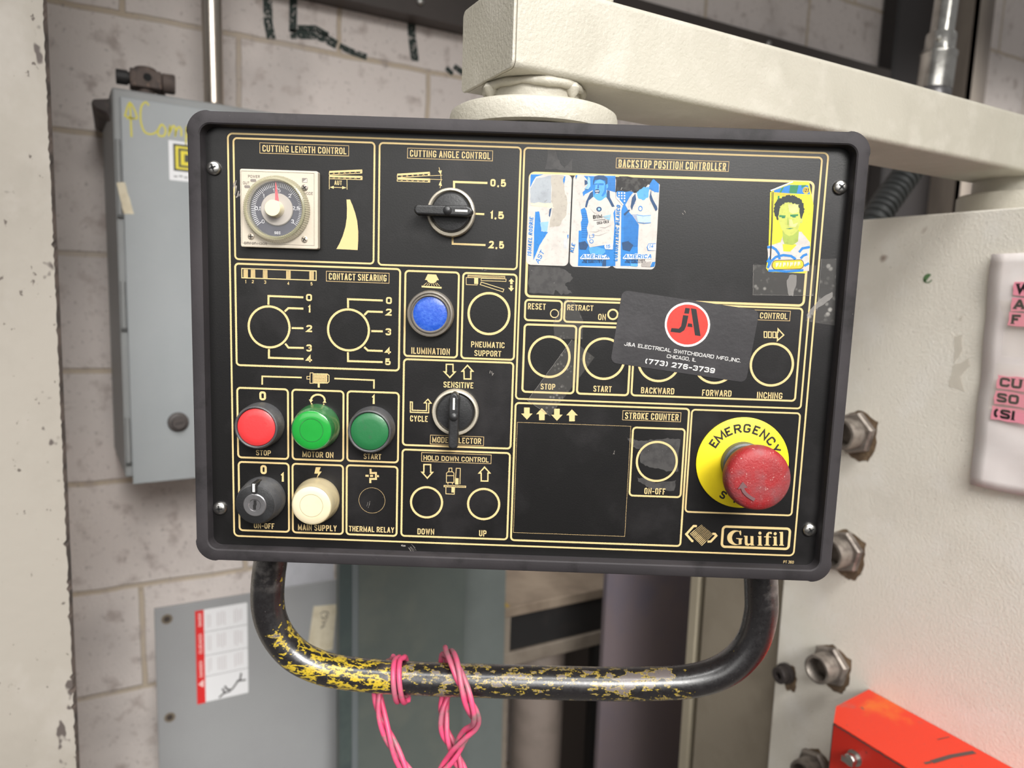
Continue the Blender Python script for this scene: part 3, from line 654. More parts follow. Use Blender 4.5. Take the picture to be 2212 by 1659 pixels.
ART = {
'card': [
('K','white',[(119.0,21.2),(118.6,23.6),(117.8,25.9),(116.7,28.0),(115.2,29.9),(113.4,31.5),(111.4,32.9),(109.2,33.9),(106.8,34.5),(104.4,34.7),(102.0,34.5),(99.7,33.9),(97.5,33.0),(95.5,31.7),(93.8,30.1),(92.4,28.2),(91.3,26.1),(90.7,23.8),(90.4,21.5),(90.5,19.1),(91.1,16.8),(92.0,14.6),(93.3,12.5),(95.0,10.7),(96.9,9.2),(99.0,8.0),(101.3,7.2),(103.7,6.7),(106.2,6.7),(108.6,7.1),(110.8,7.8),(112.9,9.0),(114.8,10.5),(116.4,12.2),(117.6,14.3),(118.5,16.5),(118.9,18.8)]),
('K','red',[(117.7,21.2),(117.3,23.3),(116.6,25.4),(115.6,27.3),(114.3,29.0),(112.6,30.5),(110.8,31.7),(108.8,32.6),(106.6,33.1),(104.5,33.3),(102.3,33.2),(100.2,32.6),(98.2,31.8),(96.4,30.6),(94.8,29.1),(93.5,27.4),(92.6,25.6),(92.0,23.5),(91.7,21.4),(91.8,19.2),(92.3,17.1),(93.2,15.2),(94.4,13.3),(95.8,11.7),(97.6,10.3),(99.5,9.2),(101.6,8.5),(103.8,8.1),(106.0,8.1),(108.2,8.4),(110.3,9.1),(112.2,10.2),(113.9,11.5),(115.3,13.1),(116.4,14.9),(117.2,16.9),(117.6,19.0)]),
('K','ink',[(102.7,31.2),(105.6,30.9),(105.2,27.5),(102.2,27.6)]),
('K','ink',[(101.6,26.6),(105.0,26.3),(104.0,19.7),(102.9,17.0),(100.5,15.3),(94.3,15.8),(94.8,18.2),(99.5,18.0),(100.8,19.6)]),
('K','ink',[(106.2,31.0),(109.7,30.6),(113.5,13.7),(109.9,14.1)]),
('K','ink',[(105.1,21.6),(107.6,21.3),(108.0,19.1),(104.7,19.4)]),
('X', 'white', 'J&A ELECTRICAL SWITCHBOARD MFG.,INC.', 65.5, 6.2, 139.7, -2.1, 2.35, 0.36),
('X', 'white', 'CHICAGO, IL', 92.9, -0.7, 111.4, -2.6, 2.3, 0.32),
('X', 'white', '(773) 276-3739', 79.4, -4.8, 123.8, -9.6, 3.3, 0.72)],
'st1': [
('K','blue',[(2.6,109.5),(10.5,109.7),(5.9,108.2),(4.1,105.2),(2.5,101.4)]),
('K','grey',[(2.7,100.9),(3.4,102.2),(3.9,103.4),(4.9,104.5),(5.4,106.0),(6.0,107.2),(7.6,107.7),(9.5,107.8),(11.6,108.3),(13.4,109.0),(15.1,109.3),(15.4,105.7),(15.6,102.5),(15.6,98.8),(15.7,95.5),(15.8,91.9),(13.5,91.4),(10.8,91.4),(8.4,91.1),(5.8,90.7),(3.1,90.6),(3.1,92.7),(2.8,94.8),(3.0,97.0),(2.6,98.7)]),
('K','tan',[(15.2,109.4),(16.8,109.5),(18.6,109.7),(19.8,109.7),(21.5,109.7),(23.0,109.6),(23.0,108.0),(23.5,106.7),(23.1,104.9),(23.7,103.1),(23.6,101.6),(23.9,100.2),(24.2,98.6),(25.2,97.1),(25.5,95.7),(25.6,94.6),(26.0,92.7),(25.6,90.8),(25.7,89.2),(25.5,87.9),(25.6,86.0),(24.7,84.2),(23.8,83.4),(22.8,81.8),(22.5,80.3),(21.4,78.8),(20.6,78.6),(18.8,78.6),(17.5,78.3),(16.7,78.2),(15.3,77.7),(15.5,79.7),(15.6,82.4),(16.3,84.8),(16.7,87.1),(16.5,89.5),(16.0,93.5),(15.9,97.2),(16.0,101.4),(15.2,105.6)]),
('K','cream',[(2.8,92.6),(5.4,92.2),(8.0,93.0),(11.5,92.5),(14.2,92.7),(16.6,92.6),(17.0,91.8),(16.9,91.9),(16.9,90.5),(17.8,89.9),(17.6,89.7),(15.0,89.8),(12.1,90.2),(9.0,90.2),(5.7,90.2),(3.1,91.0),(3.4,90.8),(3.1,92.0),(3.3,92.2),(3.4,92.0)]),
('K','blue',[(6.2,87.2),(6.8,87.2),(7.3,87.1),(7.6,87.4),(8.3,87.4),(8.7,87.3),(9.0,86.0),(9.2,84.8),(9.4,83.7),(9.6,82.4),(9.8,81.0),(9.8,79.9),(9.8,78.9),(10.2,77.7),(10.4,76.5),(10.4,75.4),(11.4,75.3),(12.0,75.1),(13.1,75.3),(13.8,75.1),(14.7,75.0),(13.6,73.4),(12.8,71.9),(11.6,70.1),(10.8,68.5),(9.7,66.8),(9.1,65.1),(8.4,63.2),(7.6,61.1),(6.9,59.2),(6.2,57.4),(6.1,61.0),(6.1,64.3),(6.1,67.5),(6.1,71.2),(5.9,74.4),(6.0,76.9),(6.1,79.7),(6.1,82.0),(6.2,84.6)]),
('K','sky',[(9.4,80.8),(14.7,81.5),(14.1,75.2),(10.8,75.4)]),
('K','blue',[(23.1,109.2),(23.3,109.2),(23.4,109.0),(23.6,109.0),(23.8,109.0),(24.1,109.0),(23.9,108.1),(23.9,106.9),(23.7,105.9),(23.4,104.8),(23.5,103.7),(23.4,104.2),(23.1,104.8),(23.0,105.4),(22.7,105.6),(22.6,106.3),(22.6,107.0),(22.6,107.6),(23.0,108.0),(23.1,108.6)]),
('K','navy',[(14.9,88.8),(16.3,90.0),(15.4,84.0),(14.7,85.0)]),
('X', 'blue', 'ISMAEL RODRIE', 4.7, 60.0, 5.2, 83.6, 2.4, 0.56),
('X', 'blue', 'AST', 9.6, 55.3, 12.9, 62.6, 2.8, 0.5),
('K','blue',[(26.6,73.8),(26.8,73.8),(26.9,73.8),(27.2,73.8),(27.2,73.9),(27.5,74.0),(27.5,73.5),(27.4,73.1),(27.4,72.7),(27.5,72.2),(27.4,71.9),(27.3,71.7),(27.4,71.5),(27.2,71.5),(27.2,71.5),(27.0,71.3),(26.9,71.8),(26.9,72.2),(26.7,72.7),(26.7,73.3)]),
('K','ltgrey',[(24.4,70.7),(27.0,71.8),(27.1,65.3),(24.8,65.1)])],
'st2': [
('K','blue',[(35.2,109.6),(41.9,109.7),(48.3,110.1),(54.7,110.3),(55.6,92.1),(56.8,73.9),(57.5,55.6),(49.7,55.1),(41.8,54.9),(34.1,54.8),(34.1,62.1),(33.8,69.3),(33.6,76.5),(34.1,76.7),(34.5,76.5),(35.2,76.7),(35.1,78.4),(34.9,80.0),(34.7,81.9),(35.0,82.4),(35.3,83.0),(35.5,83.6),(35.2,85.3),(34.6,87.2),(34.3,89.0),(35.1,90.7),(36.1,92.6),(36.8,94.4),(36.0,96.1),(35.4,97.8),(34.9,99.8),(36.5,101.5),(37.8,103.4),(39.3,105.2),(37.9,106.6),(36.8,108.1)]),
('K','blue2',[(49.3,108.8),(54.8,109.0),(54.8,108.7),(49.4,108.5)]),
('K','blue2',[(49.4,108.1),(54.9,108.3),(54.9,108.0),(49.4,107.9)]),
('K','blue2',[(49.4,107.5),(54.9,107.7),(54.9,107.4),(49.4,107.2)]),
('K','blue2',[(49.4,106.9),(54.9,107.0),(54.9,106.8),(49.4,106.6)]),
('K','blue2',[(49.5,106.2),(55.0,106.4),(55.0,106.1),(49.5,106.0)]),
('K','blue2',[(49.5,105.6),(55.0,105.8),(55.0,105.5),(49.5,105.3)]),
('K','blue2',[(49.5,104.9),(55.0,105.1),(55.0,104.8),(49.5,104.7)]),
('K','blue2',[(49.6,104.3),(55.0,104.5),(55.1,104.2),(49.6,104.0)]),
('K','blue2',[(49.6,103.7),(55.1,103.8),(55.1,103.6),(49.6,103.4)]),
('K','blue2',[(49.6,103.0),(55.1,103.2),(55.1,102.9),(49.6,102.7)]),
('K','blue2',[(49.7,102.4),(55.1,102.5),(55.2,102.3),(49.7,102.1)]),
('K','blue2',[(49.7,101.7),(55.2,101.9),(55.2,101.6),(49.7,101.5)]),
('K','blue2',[(49.7,101.1),(55.2,101.2),(55.2,101.0),(49.7,100.8)]),
('K','blue2',[(49.8,100.4),(55.2,100.6),(55.3,100.3),(49.8,100.2)]),
('K','blue2',[(35.0,87.3),(38.7,87.5),(38.7,87.1),(35.0,87.0)]),
('K','blue2',[(35.1,86.0),(38.7,86.2),(38.8,85.8),(35.1,85.7)]),
('K','blue2',[(35.1,84.7),(38.8,84.8),(38.8,84.5),(35.2,84.3)]),
('K','blue2',[(35.2,83.4),(38.9,83.5),(38.9,83.2),(35.2,83.0)]),
('K','blue2',[(35.3,82.1),(38.9,82.2),(38.9,81.9),(35.3,81.8)]),
('K','blue2',[(35.3,80.8),(39.0,81.0),(39.0,80.6),(35.4,80.5)]),
('K','blue2',[(35.4,79.5),(39.0,79.6),(39.1,79.3),(35.4,79.1)]),
('K','blue2',[(35.5,78.2),(39.1,78.3),(39.1,78.0),(35.5,77.8)]),
('K','blue2',[(35.5,76.9),(39.2,77.0),(39.2,76.7),(35.5,76.5)]),
('K','blue2',[(35.6,75.6),(39.2,75.7),(39.2,75.3),(35.6,75.2)]),
('K','blue2',[(35.6,74.3),(39.3,74.4),(39.3,74.0),(35.6,73.9)]),
('K','blue2',[(35.7,73.0),(39.4,73.1),(39.4,72.7),(35.7,72.6)]),
('K','paper',[(38.8,99.9),(41.2,101.3),(50.2,101.6),(55.3,100.4),(55.8,90.7),(54.5,88.0),(55.6,81.0),(55.4,65.9),(49.7,68.2),(40.9,66.5),(38.9,71.1),(39.4,75.0),(38.6,78.2),(39.5,82.0),(37.7,89.0),(36.7,90.6),(34.3,89.5),(33.1,94.3),(36.6,98.7)]),
('K','navy',[(39.6,99.5),(41.4,100.9),(41.6,97.3),(39.0,95.0),(38.0,90.7),(36.9,90.9),(37.4,94.4)]),
('K','navy',[(50.1,101.6),(51.6,101.1),(52.0,97.3),(55.2,91.8),(53.5,91.5),(51.2,95.4),(49.6,97.5)]),
('K','sky2',[(49.7,101.6),(49.5,103.1),(49.0,104.6),(48.3,105.9),(47.4,106.9),(46.4,107.5),(45.3,107.7),(44.2,107.6),(43.2,107.0),(42.4,106.1),(41.7,104.8),(41.3,103.4),(41.1,101.8),(41.2,100.2),(41.6,98.7),(42.2,97.3),(43.1,96.2),(44.1,95.5),(45.1,95.1),(46.2,95.1),(47.3,95.6),(48.2,96.4),(48.9,97.5),(49.4,98.9),(49.7,100.5)]),
('K','sky2',[(41.1,102.1),(49.7,102.4),(49.9,97.5),(45.6,95.1),(41.6,97.3)]),
('K','sky2',[(50.5,104.0),(50.4,104.7),(50.1,105.2),(49.8,105.4),(49.5,105.2),(49.2,104.8),(49.1,104.2),(49.1,103.5),(49.4,103.0),(49.7,102.6),(50.0,102.6),(50.3,103.0),(50.5,103.5)]),
('K','blue',[(41.2,105.3),(42.7,104.3),(42.4,101.6),(42.8,99.5),(41.9,97.8),(41.3,99.9)]),
('K','blue',[(48.6,106.6),(49.4,104.5),(49.5,100.2),(47.7,97.5),(46.6,98.0),(48.2,101.2)]),
('K','blue',[(43.7,105.4),(47.9,105.5),(47.7,104.4),(44.0,104.4)]),
('K','navy',[(41.2,106.9),(41.9,109.6),(44.3,110.3),(47.6,110.3),(49.9,108.8),(50.0,105.6),(48.9,104.5),(48.6,107.2),(45.5,108.1),(42.2,107.4),(41.2,104.2)]),
('K','blue2',[(41.5,105.0),(43.7,105.4),(43.8,104.7),(41.7,104.5)]),
('K','blue2',[(45.1,105.5),(47.6,105.5),(47.6,104.9),(45.1,104.9)]),
('K','blue2',[(44.0,104.6),(44.7,104.6),(45.0,102.5),(43.9,102.4)]),
('K','navy',[(45.6,100.6),(45.4,101.2),(45.0,101.7),(44.4,102.0),(43.7,102.0),(43.0,101.8),(42.5,101.4),(42.3,100.8),(42.4,100.1),(42.7,99.6),(43.3,99.2),(44.0,99.1),(44.6,99.2),(45.2,99.5),(45.5,100.1)]),
('K','white',[(42.6,101.1),(45.2,101.2),(45.0,100.6),(42.8,100.4)]),
('K','white',[(43.0,99.7),(44.9,99.7),(44.5,99.3),(43.4,99.3)]),
('K','navy',[(47.2,90.0),(47.1,90.6),(46.6,91.1),(46.0,91.4),(45.3,91.4),(44.7,91.2),(44.2,90.8),(43.9,90.2),(44.0,89.5),(44.3,89.0),(44.9,88.6),(45.6,88.4),(46.3,88.6),(46.8,88.9),(47.2,89.5)]),
('K','sky',[(46.4,90.0),(46.2,90.4),(45.8,90.7),(45.4,90.7),(45.0,90.5),(44.8,90.0),(44.9,89.6),(45.2,89.3),(45.6,89.2),(46.1,89.3),(46.3,89.7)]),
('X', 'ink', 'BIM', 42.2, 83.9, 47.8, 84.6, 2.3, 0.55),
('X', 'ink', 'COCA-COLA', 44.9, 80.5, 52.1, 81.9, 1.8, 0.3),
('K','ink',[(42.6,83.2),(49.8,84.0),(49.8,83.7),(42.6,82.9)]),
('K','sky',[(47.7,85.6),(53.2,87.1),(52.5,83.3),(49.5,84.5)]),
('K','fold',[(39.7,90.7),(42.6,87.9),(45.5,86.9),(42.7,87.4)]),
('K','fold',[(53.8,85.8),(49.7,85.3),(45.5,86.6),(49.7,84.8)]),
('K','fold',[(39.9,76.1),(44.6,76.3),(49.2,78.3),(44.6,75.8)]),
('K','fold',[(40.5,73.9),(46.6,74.3),(52.6,76.5),(46.6,73.8)]),
('K','fold',[(45.8,79.0),(50.0,79.1),(54.1,80.9),(50.0,78.5)]),
('X', 'blue', 'L3', 40.4, 72.0, 43.4, 72.7, 2.2, 0.36),
('K','blue',[(43.1,70.3),(43.0,70.9),(42.5,71.4),(41.9,71.5),(41.2,71.4),(40.7,71.0),(40.5,70.4),(40.6,69.8),(41.0,69.3),(41.5,69.0),(42.2,69.0),(42.8,69.3),(43.1,69.8)]),
('K','paper',[(42.7,70.3),(42.6,70.7),(42.3,71.0),(41.9,71.1),(41.4,71.0),(41.1,70.8),(40.9,70.4),(41.0,69.9),(41.2,69.6),(41.6,69.4),(42.1,69.4),(42.4,69.6),(42.7,70.0)]),
('K','sky2',[(40.6,66.5),(45.3,67.1),(50.4,65.8),(50.8,63.9),(48.9,62.1),(41.4,62.5),(40.3,65.2)]),
('K','navy',[(34.0,69.3),(37.9,70.3),(40.0,67.9),(38.7,65.1),(34.8,65.2)]),
('K','white',[(51.0,69.1),(55.2,69.2),(55.2,65.7),(50.7,65.8),(49.9,67.4)]),
('X', 'blue', '15', 50.8, 66.2, 53.6, 66.5, 2.2, 0.42),
('K','white',[(35.1,59.8),(37.2,62.3),(52.2,62.3),(53.8,59.8),(52.4,59.5),(35.7,59.1)]),
('X', 'blue', 'AMERICA', 35.9, 59.5, 52.8, 60.2, 2.5, 0.58),
('K','white',[(42.5,62.7),(44.4,62.8),(44.3,62.3),(42.5,62.3)]),
('X', 'ink', 'BAJO LICENCIA DE CLUB DE', 37.4, 58.0, 49.1, 58.5, 1.0, 0.14),
('X', 'ink', 'FUTBOL AMERICA S.A. DE C.V.', 36.6, 56.8, 50.0, 57.4, 1.0, 0.14),
('K','navy',[(49.6,59.1),(51.5,59.5),(51.7,55.4),(49.2,55.3)]),
('X', 'blue', 'KLE', 30.9, 62.9, 31.9, 68.2, 2.3, 0.5),
('K','sky',[(37.8,109.5),(39.2,108.5),(39.6,103.6),(38.4,101.7),(35.9,101.9),(37.5,104.1)]),
('K','navy',[(35.9,107.3),(37.4,106.8),(38.0,105.2),(36.1,104.1)]),
('K','blue',[(30.1,109.8),(31.4,109.9),(30.6,107.6)])],
'st3': [
('K','blue',[(55.9,101.0),(61.2,102.7),(66.8,101.6),(64.2,98.0),(61.7,93.1),(64.7,88.3),(66.5,86.7),(70.7,81.4),(70.8,68.4),(71.5,56.0),(60.7,55.7),(59.4,89.8),(60.3,93.0),(56.1,96.8)]),
('K','blue',[(76.2,106.4),(76.4,106.8),(77.0,107.5),(77.0,108.0),(77.7,108.7),(77.9,109.1),(78.7,108.9),(79.4,108.2),(80.3,107.6),(80.8,107.0),(81.6,106.6),(81.8,105.4),(81.9,104.3),(81.9,103.3),(81.9,102.3),(82.0,101.3),(81.3,101.2),(80.9,101.2),(80.5,101.3),(79.8,101.4),(79.5,101.1),(78.7,101.8),(78.1,101.9),(77.1,102.6),(76.4,102.8),(75.5,103.3),(75.7,104.0),(75.7,104.7),(75.8,105.0),(76.1,105.7)]),
('K','sky2',[(68.4,101.7),(69.2,102.3),(69.9,102.4),(70.8,103.0),(71.3,103.6),(72.2,104.1),(72.9,104.3),(73.5,104.0),(74.6,104.3),(75.3,104.3),(76.0,104.2),(75.9,103.0),(75.8,101.9),(75.6,100.8),(75.7,99.4),(75.7,98.3),(75.0,97.7),(74.3,97.6),(73.7,96.8),(73.3,96.4),(72.6,96.2),(71.8,96.4),(71.4,96.9),(70.5,96.9),(69.7,97.1),(69.2,97.6),(69.1,98.2),(68.7,99.1),(68.6,99.9),(68.4,100.7)]),
('K','blue2',[(60.9,87.1),(69.8,87.4),(69.8,87.1),(61.0,86.8)]),
('K','blue2',[(61.0,86.3),(69.8,86.6),(69.8,86.3),(61.0,86.1)]),
('K','blue2',[(61.0,85.6),(69.8,85.9),(69.9,85.6),(61.0,85.3)]),
('K','blue2',[(61.0,84.8),(69.9,85.1),(69.9,84.8),(61.1,84.5)]),
('K','blue2',[(61.1,84.1),(69.9,84.3),(70.0,84.1),(61.1,83.8)]),
('K','blue2',[(61.1,83.3),(70.0,83.6),(70.0,83.3),(61.1,83.0)]),
('K','blue2',[(61.2,82.5),(70.0,82.8),(70.0,82.6),(61.2,82.3)]),
('K','blue2',[(61.2,81.8),(70.1,82.1),(70.1,81.8),(61.2,81.5)]),
('K','blue2',[(61.3,81.0),(70.1,81.3),(70.1,81.0),(61.3,80.8)]),
('K','blue2',[(61.3,80.3),(70.2,80.6),(70.2,80.3),(61.3,80.0)]),
('K','blue2',[(61.3,79.5),(70.2,79.8),(70.2,79.5),(61.4,79.2)]),
('K','blue2',[(61.4,78.8),(70.2,79.0),(70.2,78.8),(61.4,78.5)]),
('K','blue2',[(61.4,78.0),(70.3,78.3),(70.3,78.0),(61.4,77.7)]),
('K','blue2',[(61.5,77.2),(70.3,77.5),(70.3,77.2),(61.5,77.0)]),
('K','blue2',[(61.5,76.5),(70.4,76.8),(70.4,76.5),(61.5,76.2)]),
('K','blue2',[(61.5,75.7),(70.4,76.0),(70.4,75.7),(61.6,75.4)]),
('K','blue2',[(61.6,74.9),(70.4,75.2),(70.5,75.0),(61.6,74.7)]),
('K','blue2',[(61.6,74.2),(70.5,74.5),(70.5,74.2),(61.6,73.9)]),
('K','blue2',[(61.7,73.4),(70.5,73.7),(70.5,73.4),(61.7,73.1)]),
('K','blue2',[(61.7,72.7),(70.6,72.9),(70.6,72.7),(61.7,72.4)]),
('K','blue2',[(61.7,71.9),(70.6,72.2),(70.6,71.9),(61.8,71.6)]),
('K','blue2',[(61.8,71.1),(70.7,71.4),(70.7,71.2),(61.8,70.8)]),
('K','blue2',[(61.8,70.4),(70.7,70.7),(70.7,70.4),(61.8,70.1)]),
('K','blue2',[(61.9,69.6),(70.7,69.9),(70.8,69.6),(61.9,69.3)]),
('K','blue2',[(61.9,68.8),(70.8,69.1),(70.8,68.8),(61.9,68.6)]),
('K','blue2',[(62.0,68.1),(70.8,68.4),(70.8,68.1),(62.0,67.8)]),
('K','navy',[(60.9,87.6),(64.1,90.4),(64.9,89.9),(61.8,86.6)]),
('K','navy',[(60.8,70.2),(64.6,71.2),(68.0,68.8),(66.0,64.9),(61.5,65.9)]),
('K','white',[(57.9,100.1),(57.8,100.4),(57.5,100.6),(57.3,100.6),(57.0,100.5),(56.9,100.2),(56.9,99.9),(57.1,99.7),(57.4,99.5),(57.6,99.6),(57.8,99.8)]),
('K','white',[(59.6,100.2),(59.5,100.5),(59.3,100.6),(59.0,100.7),(58.7,100.5),(58.6,100.3),(58.6,100.0),(58.8,99.7),(59.1,99.6),(59.3,99.7),(59.5,99.9)]),
('K','white',[(61.3,100.2),(61.2,100.5),(61.0,100.7),(60.7,100.7),(60.4,100.6),(60.3,100.3),(60.3,100.0),(60.5,99.8),(60.8,99.7),(61.0,99.7),(61.2,99.9)]),
('K','white',[(58.0,98.5),(57.9,98.8),(57.6,99.0),(57.4,99.0),(57.1,98.9),(57.0,98.6),(57.0,98.3),(57.2,98.0),(57.4,97.9),(57.7,98.0),(57.9,98.2)]),
('K','white',[(59.7,98.5),(59.6,98.8),(59.3,99.0),(59.1,99.1),(58.8,98.9),(58.7,98.7),(58.7,98.3),(58.9,98.1),(59.1,98.0),(59.4,98.1),(59.6,98.3)]),
('K','white',[(61.4,98.6),(61.3,98.9),(61.0,99.1),(60.8,99.1),(60.5,99.0),(60.4,98.7),(60.4,98.4),(60.6,98.2),(60.9,98.0),(61.1,98.1),(61.3,98.3)]),
('K','white',[(58.0,96.9),(57.9,97.2),(57.7,97.4),(57.4,97.4),(57.2,97.2),(57.1,97.0),(57.1,96.7),(57.2,96.4),(57.5,96.3),(57.8,96.4),(58.0,96.6)]),
('K','white',[(59.8,96.9),(59.6,97.2),(59.4,97.4),(59.1,97.5),(58.9,97.3),(58.8,97.0),(58.8,96.7),(59.0,96.5),(59.2,96.4),(59.5,96.5),(59.7,96.7)]),
('K','white',[(61.5,97.0),(61.4,97.3),(61.1,97.5),(60.9,97.5),(60.6,97.4),(60.5,97.1),(60.5,96.8),(60.7,96.5),(60.9,96.4),(61.2,96.5),(61.4,96.7)]),
('K','white',[(61.5,95.4),(61.4,95.7),(61.2,95.9),(60.9,95.9),(60.7,95.8),(60.6,95.5),(60.6,95.2),(60.8,94.9),(61.0,94.8),(61.3,94.9),(61.5,95.1)]),
('K','navy',[(67.5,100.2),(68.2,96.5),(66.5,92.1),(65.9,90.0),(65.0,92.1),(65.6,97.5)]),
('K','navy',[(77.1,103.2),(76.3,98.4),(77.0,96.3),(80.7,89.9),(81.7,91.0),(81.3,92.6),(78.6,96.8),(77.3,100.0)]),
('K','blue',[(72.4,91.2),(72.3,91.9),(71.9,92.5),(71.4,92.8),(70.8,92.8),(70.3,92.6),(70.0,92.1),(69.8,91.5),(69.8,90.8),(70.1,90.2),(70.6,89.8),(71.1,89.6),(71.7,89.7),(72.1,90.1),(72.4,90.7)]),
('K','paper',[(72.0,91.1),(71.8,91.6),(71.5,92.0),(71.1,92.2),(70.7,92.1),(70.4,91.8),(70.2,91.3),(70.3,90.7),(70.5,90.3),(70.9,90.0),(71.4,90.1),(71.7,90.3),(72.0,90.8)]),
('K','ltblue',[(68.9,87.3),(77.8,87.4),(78.0,82.8),(70.0,82.8)]),
('K','blue',[(68.9,87.6),(73.1,86.8),(77.8,87.5),(77.8,87.2),(73.1,86.5),(69.0,87.2)]),
('K','blue',[(70.0,82.9),(73.9,82.4),(78.0,83.0),(78.1,82.7),(73.9,82.0),(70.0,82.6)]),
('K','blue',[(66.9,94.6),(67.3,94.1),(68.3,94.5),(67.3,93.8)]),
('K','white',[(77.7,69.8),(81.8,70.0),(82.0,66.0),(77.3,66.1),(76.5,68.0)]),
('X', 'blue', '14', 77.7, 67.4, 80.4, 67.6, 2.2, 0.42),
('K','blue',[(77.4,70.1),(81.8,70.4),(81.8,70.0),(77.5,69.8),(76.9,67.9),(77.6,66.1),(82.1,66.0),(77.2,65.7),(76.4,67.9)]),
('K','white',[(61.7,60.5),(63.6,63.2),(78.9,63.1),(80.2,60.7),(62.4,60.0)]),
('X', 'blue', 'AMERICA', 62.5, 60.4, 79.6, 61.1, 2.5, 0.58),
('K','white',[(69.1,63.6),(71.1,63.7),(71.0,63.3),(69.2,63.2)]),
('X', 'ink', 'BAJO LICENCIA DE CLUB DE', 64.1, 58.9, 75.8, 59.4, 1.0, 0.14),
('X', 'ink', 'FUTBOL AMERICA S.A. DE C.V.', 63.3, 57.7, 76.7, 58.2, 1.0, 0.14),
('K','sky2',[(66.7,57.5),(71.4,57.4),(71.0,55.7),(67.1,55.9)]),
('K','fold',[(73.7,57.8),(79.7,59.3),(79.1,55.7),(73.8,55.8)]),
('K','blue',[(80.3,58.8),(82.3,59.1),(81.8,56.1),(79.2,55.7)]),
('X', 'blue', 'CUAUHTEMOC BLANCO', 58.7, 58.5, 58.7, 92.7, 2.4, 0.58),
('K','white',[(56.0,98.3),(60.6,93.3),(60.1,92.7),(56.0,96.9)])],
'port': [
('K','blue',[(152.5,104.7),(161.6,108.4),(173.2,108.5),(174.9,103.1),(162.6,103.3),(152.7,103.7)]),
('K','green',[(162.2,108.1),(167.4,108.5),(166.6,103.4),(162.0,103.5)]),
('K','green',[(169.1,108.5),(172.3,108.7),(171.5,107.9),(169.3,106.7)]),
('K','green',[(157.3,106.7),(158.5,107.0),(156.3,101.7),(156.4,96.0),(155.2,96.5),(155.1,101.6)]),
('K','amber',[(174.1,105.4),(173.9,106.1),(173.6,106.7),(173.0,107.2),(172.4,107.4),(171.7,107.5),(171.1,107.2),(170.6,106.8),(170.3,106.2),(170.1,105.5),(170.2,104.8),(170.5,104.2),(171.0,103.6),(171.6,103.3),(172.2,103.2),(172.9,103.3),(173.5,103.6),(173.9,104.2),(174.1,104.8)]),
('X', 'ink', '127', 170.6, 104.4, 173.9, 104.4, 2.2, 0.5),
('K','amber',[(152.7,103.7),(162.6,103.3),(163.9,101.6),(152.8,101.6)]),
('K','paper',[(151.0,71.0),(152.9,71.7),(155.1,72.1),(157.2,73.0),(159.2,73.6),(159.3,74.6),(159.8,75.9),(160.1,77.2),(160.3,78.2),(160.8,76.7),(161.0,75.5),(161.5,74.0),(162.2,72.5),(164.0,74.4),(166.1,76.3),(167.7,78.5),(169.7,80.3),(170.2,80.4),(170.7,80.4),(171.0,80.3),(171.6,80.4),(172.9,78.7),(174.3,77.4),(175.8,75.6),(177.4,74.1),(177.5,69.9),(177.7,65.3),(178.0,61.0),(178.2,56.5),(171.9,56.3),(165.4,56.2),(159.3,55.7),(152.9,55.7),(152.4,59.4),(152.1,63.3),(151.7,67.2)]),
('K','yellow',[(160.4,72.5),(168.6,72.7),(169.2,72.2),(165.5,68.0),(161.3,68.1)]),
('K','skin2',[(159.7,81.1),(169.9,81.5),(169.9,74.5),(166.9,72.1),(161.6,72.5),(160.3,75.4)]),
('K','skin',[(156.4,96.5),(160.7,98.1),(168.6,97.8),(169.6,93.0),(170.5,89.0),(170.2,84.9),(169.1,80.9),(166.4,78.2),(164.1,77.5),(161.3,78.9),(158.7,82.2),(156.9,86.8),(155.9,91.4)]),
('K','skin',[(171.7,87.9),(171.5,89.0),(171.1,89.8),(170.6,90.2),(170.2,90.0),(169.9,89.3),(169.8,88.2),(169.9,87.0),(170.3,86.0),(170.7,85.5),(171.2,85.5),(171.5,86.0),(171.7,87.0)]),
('K','skinlt',[(161.9,96.7),(168.1,96.9),(168.7,92.3),(165.3,91.1),(162.9,92.2)]),
('K','skinlt',[(163.3,87.6),(165.0,87.6),(166.1,84.8),(169.0,86.0),(167.7,83.1),(163.6,83.3)]),
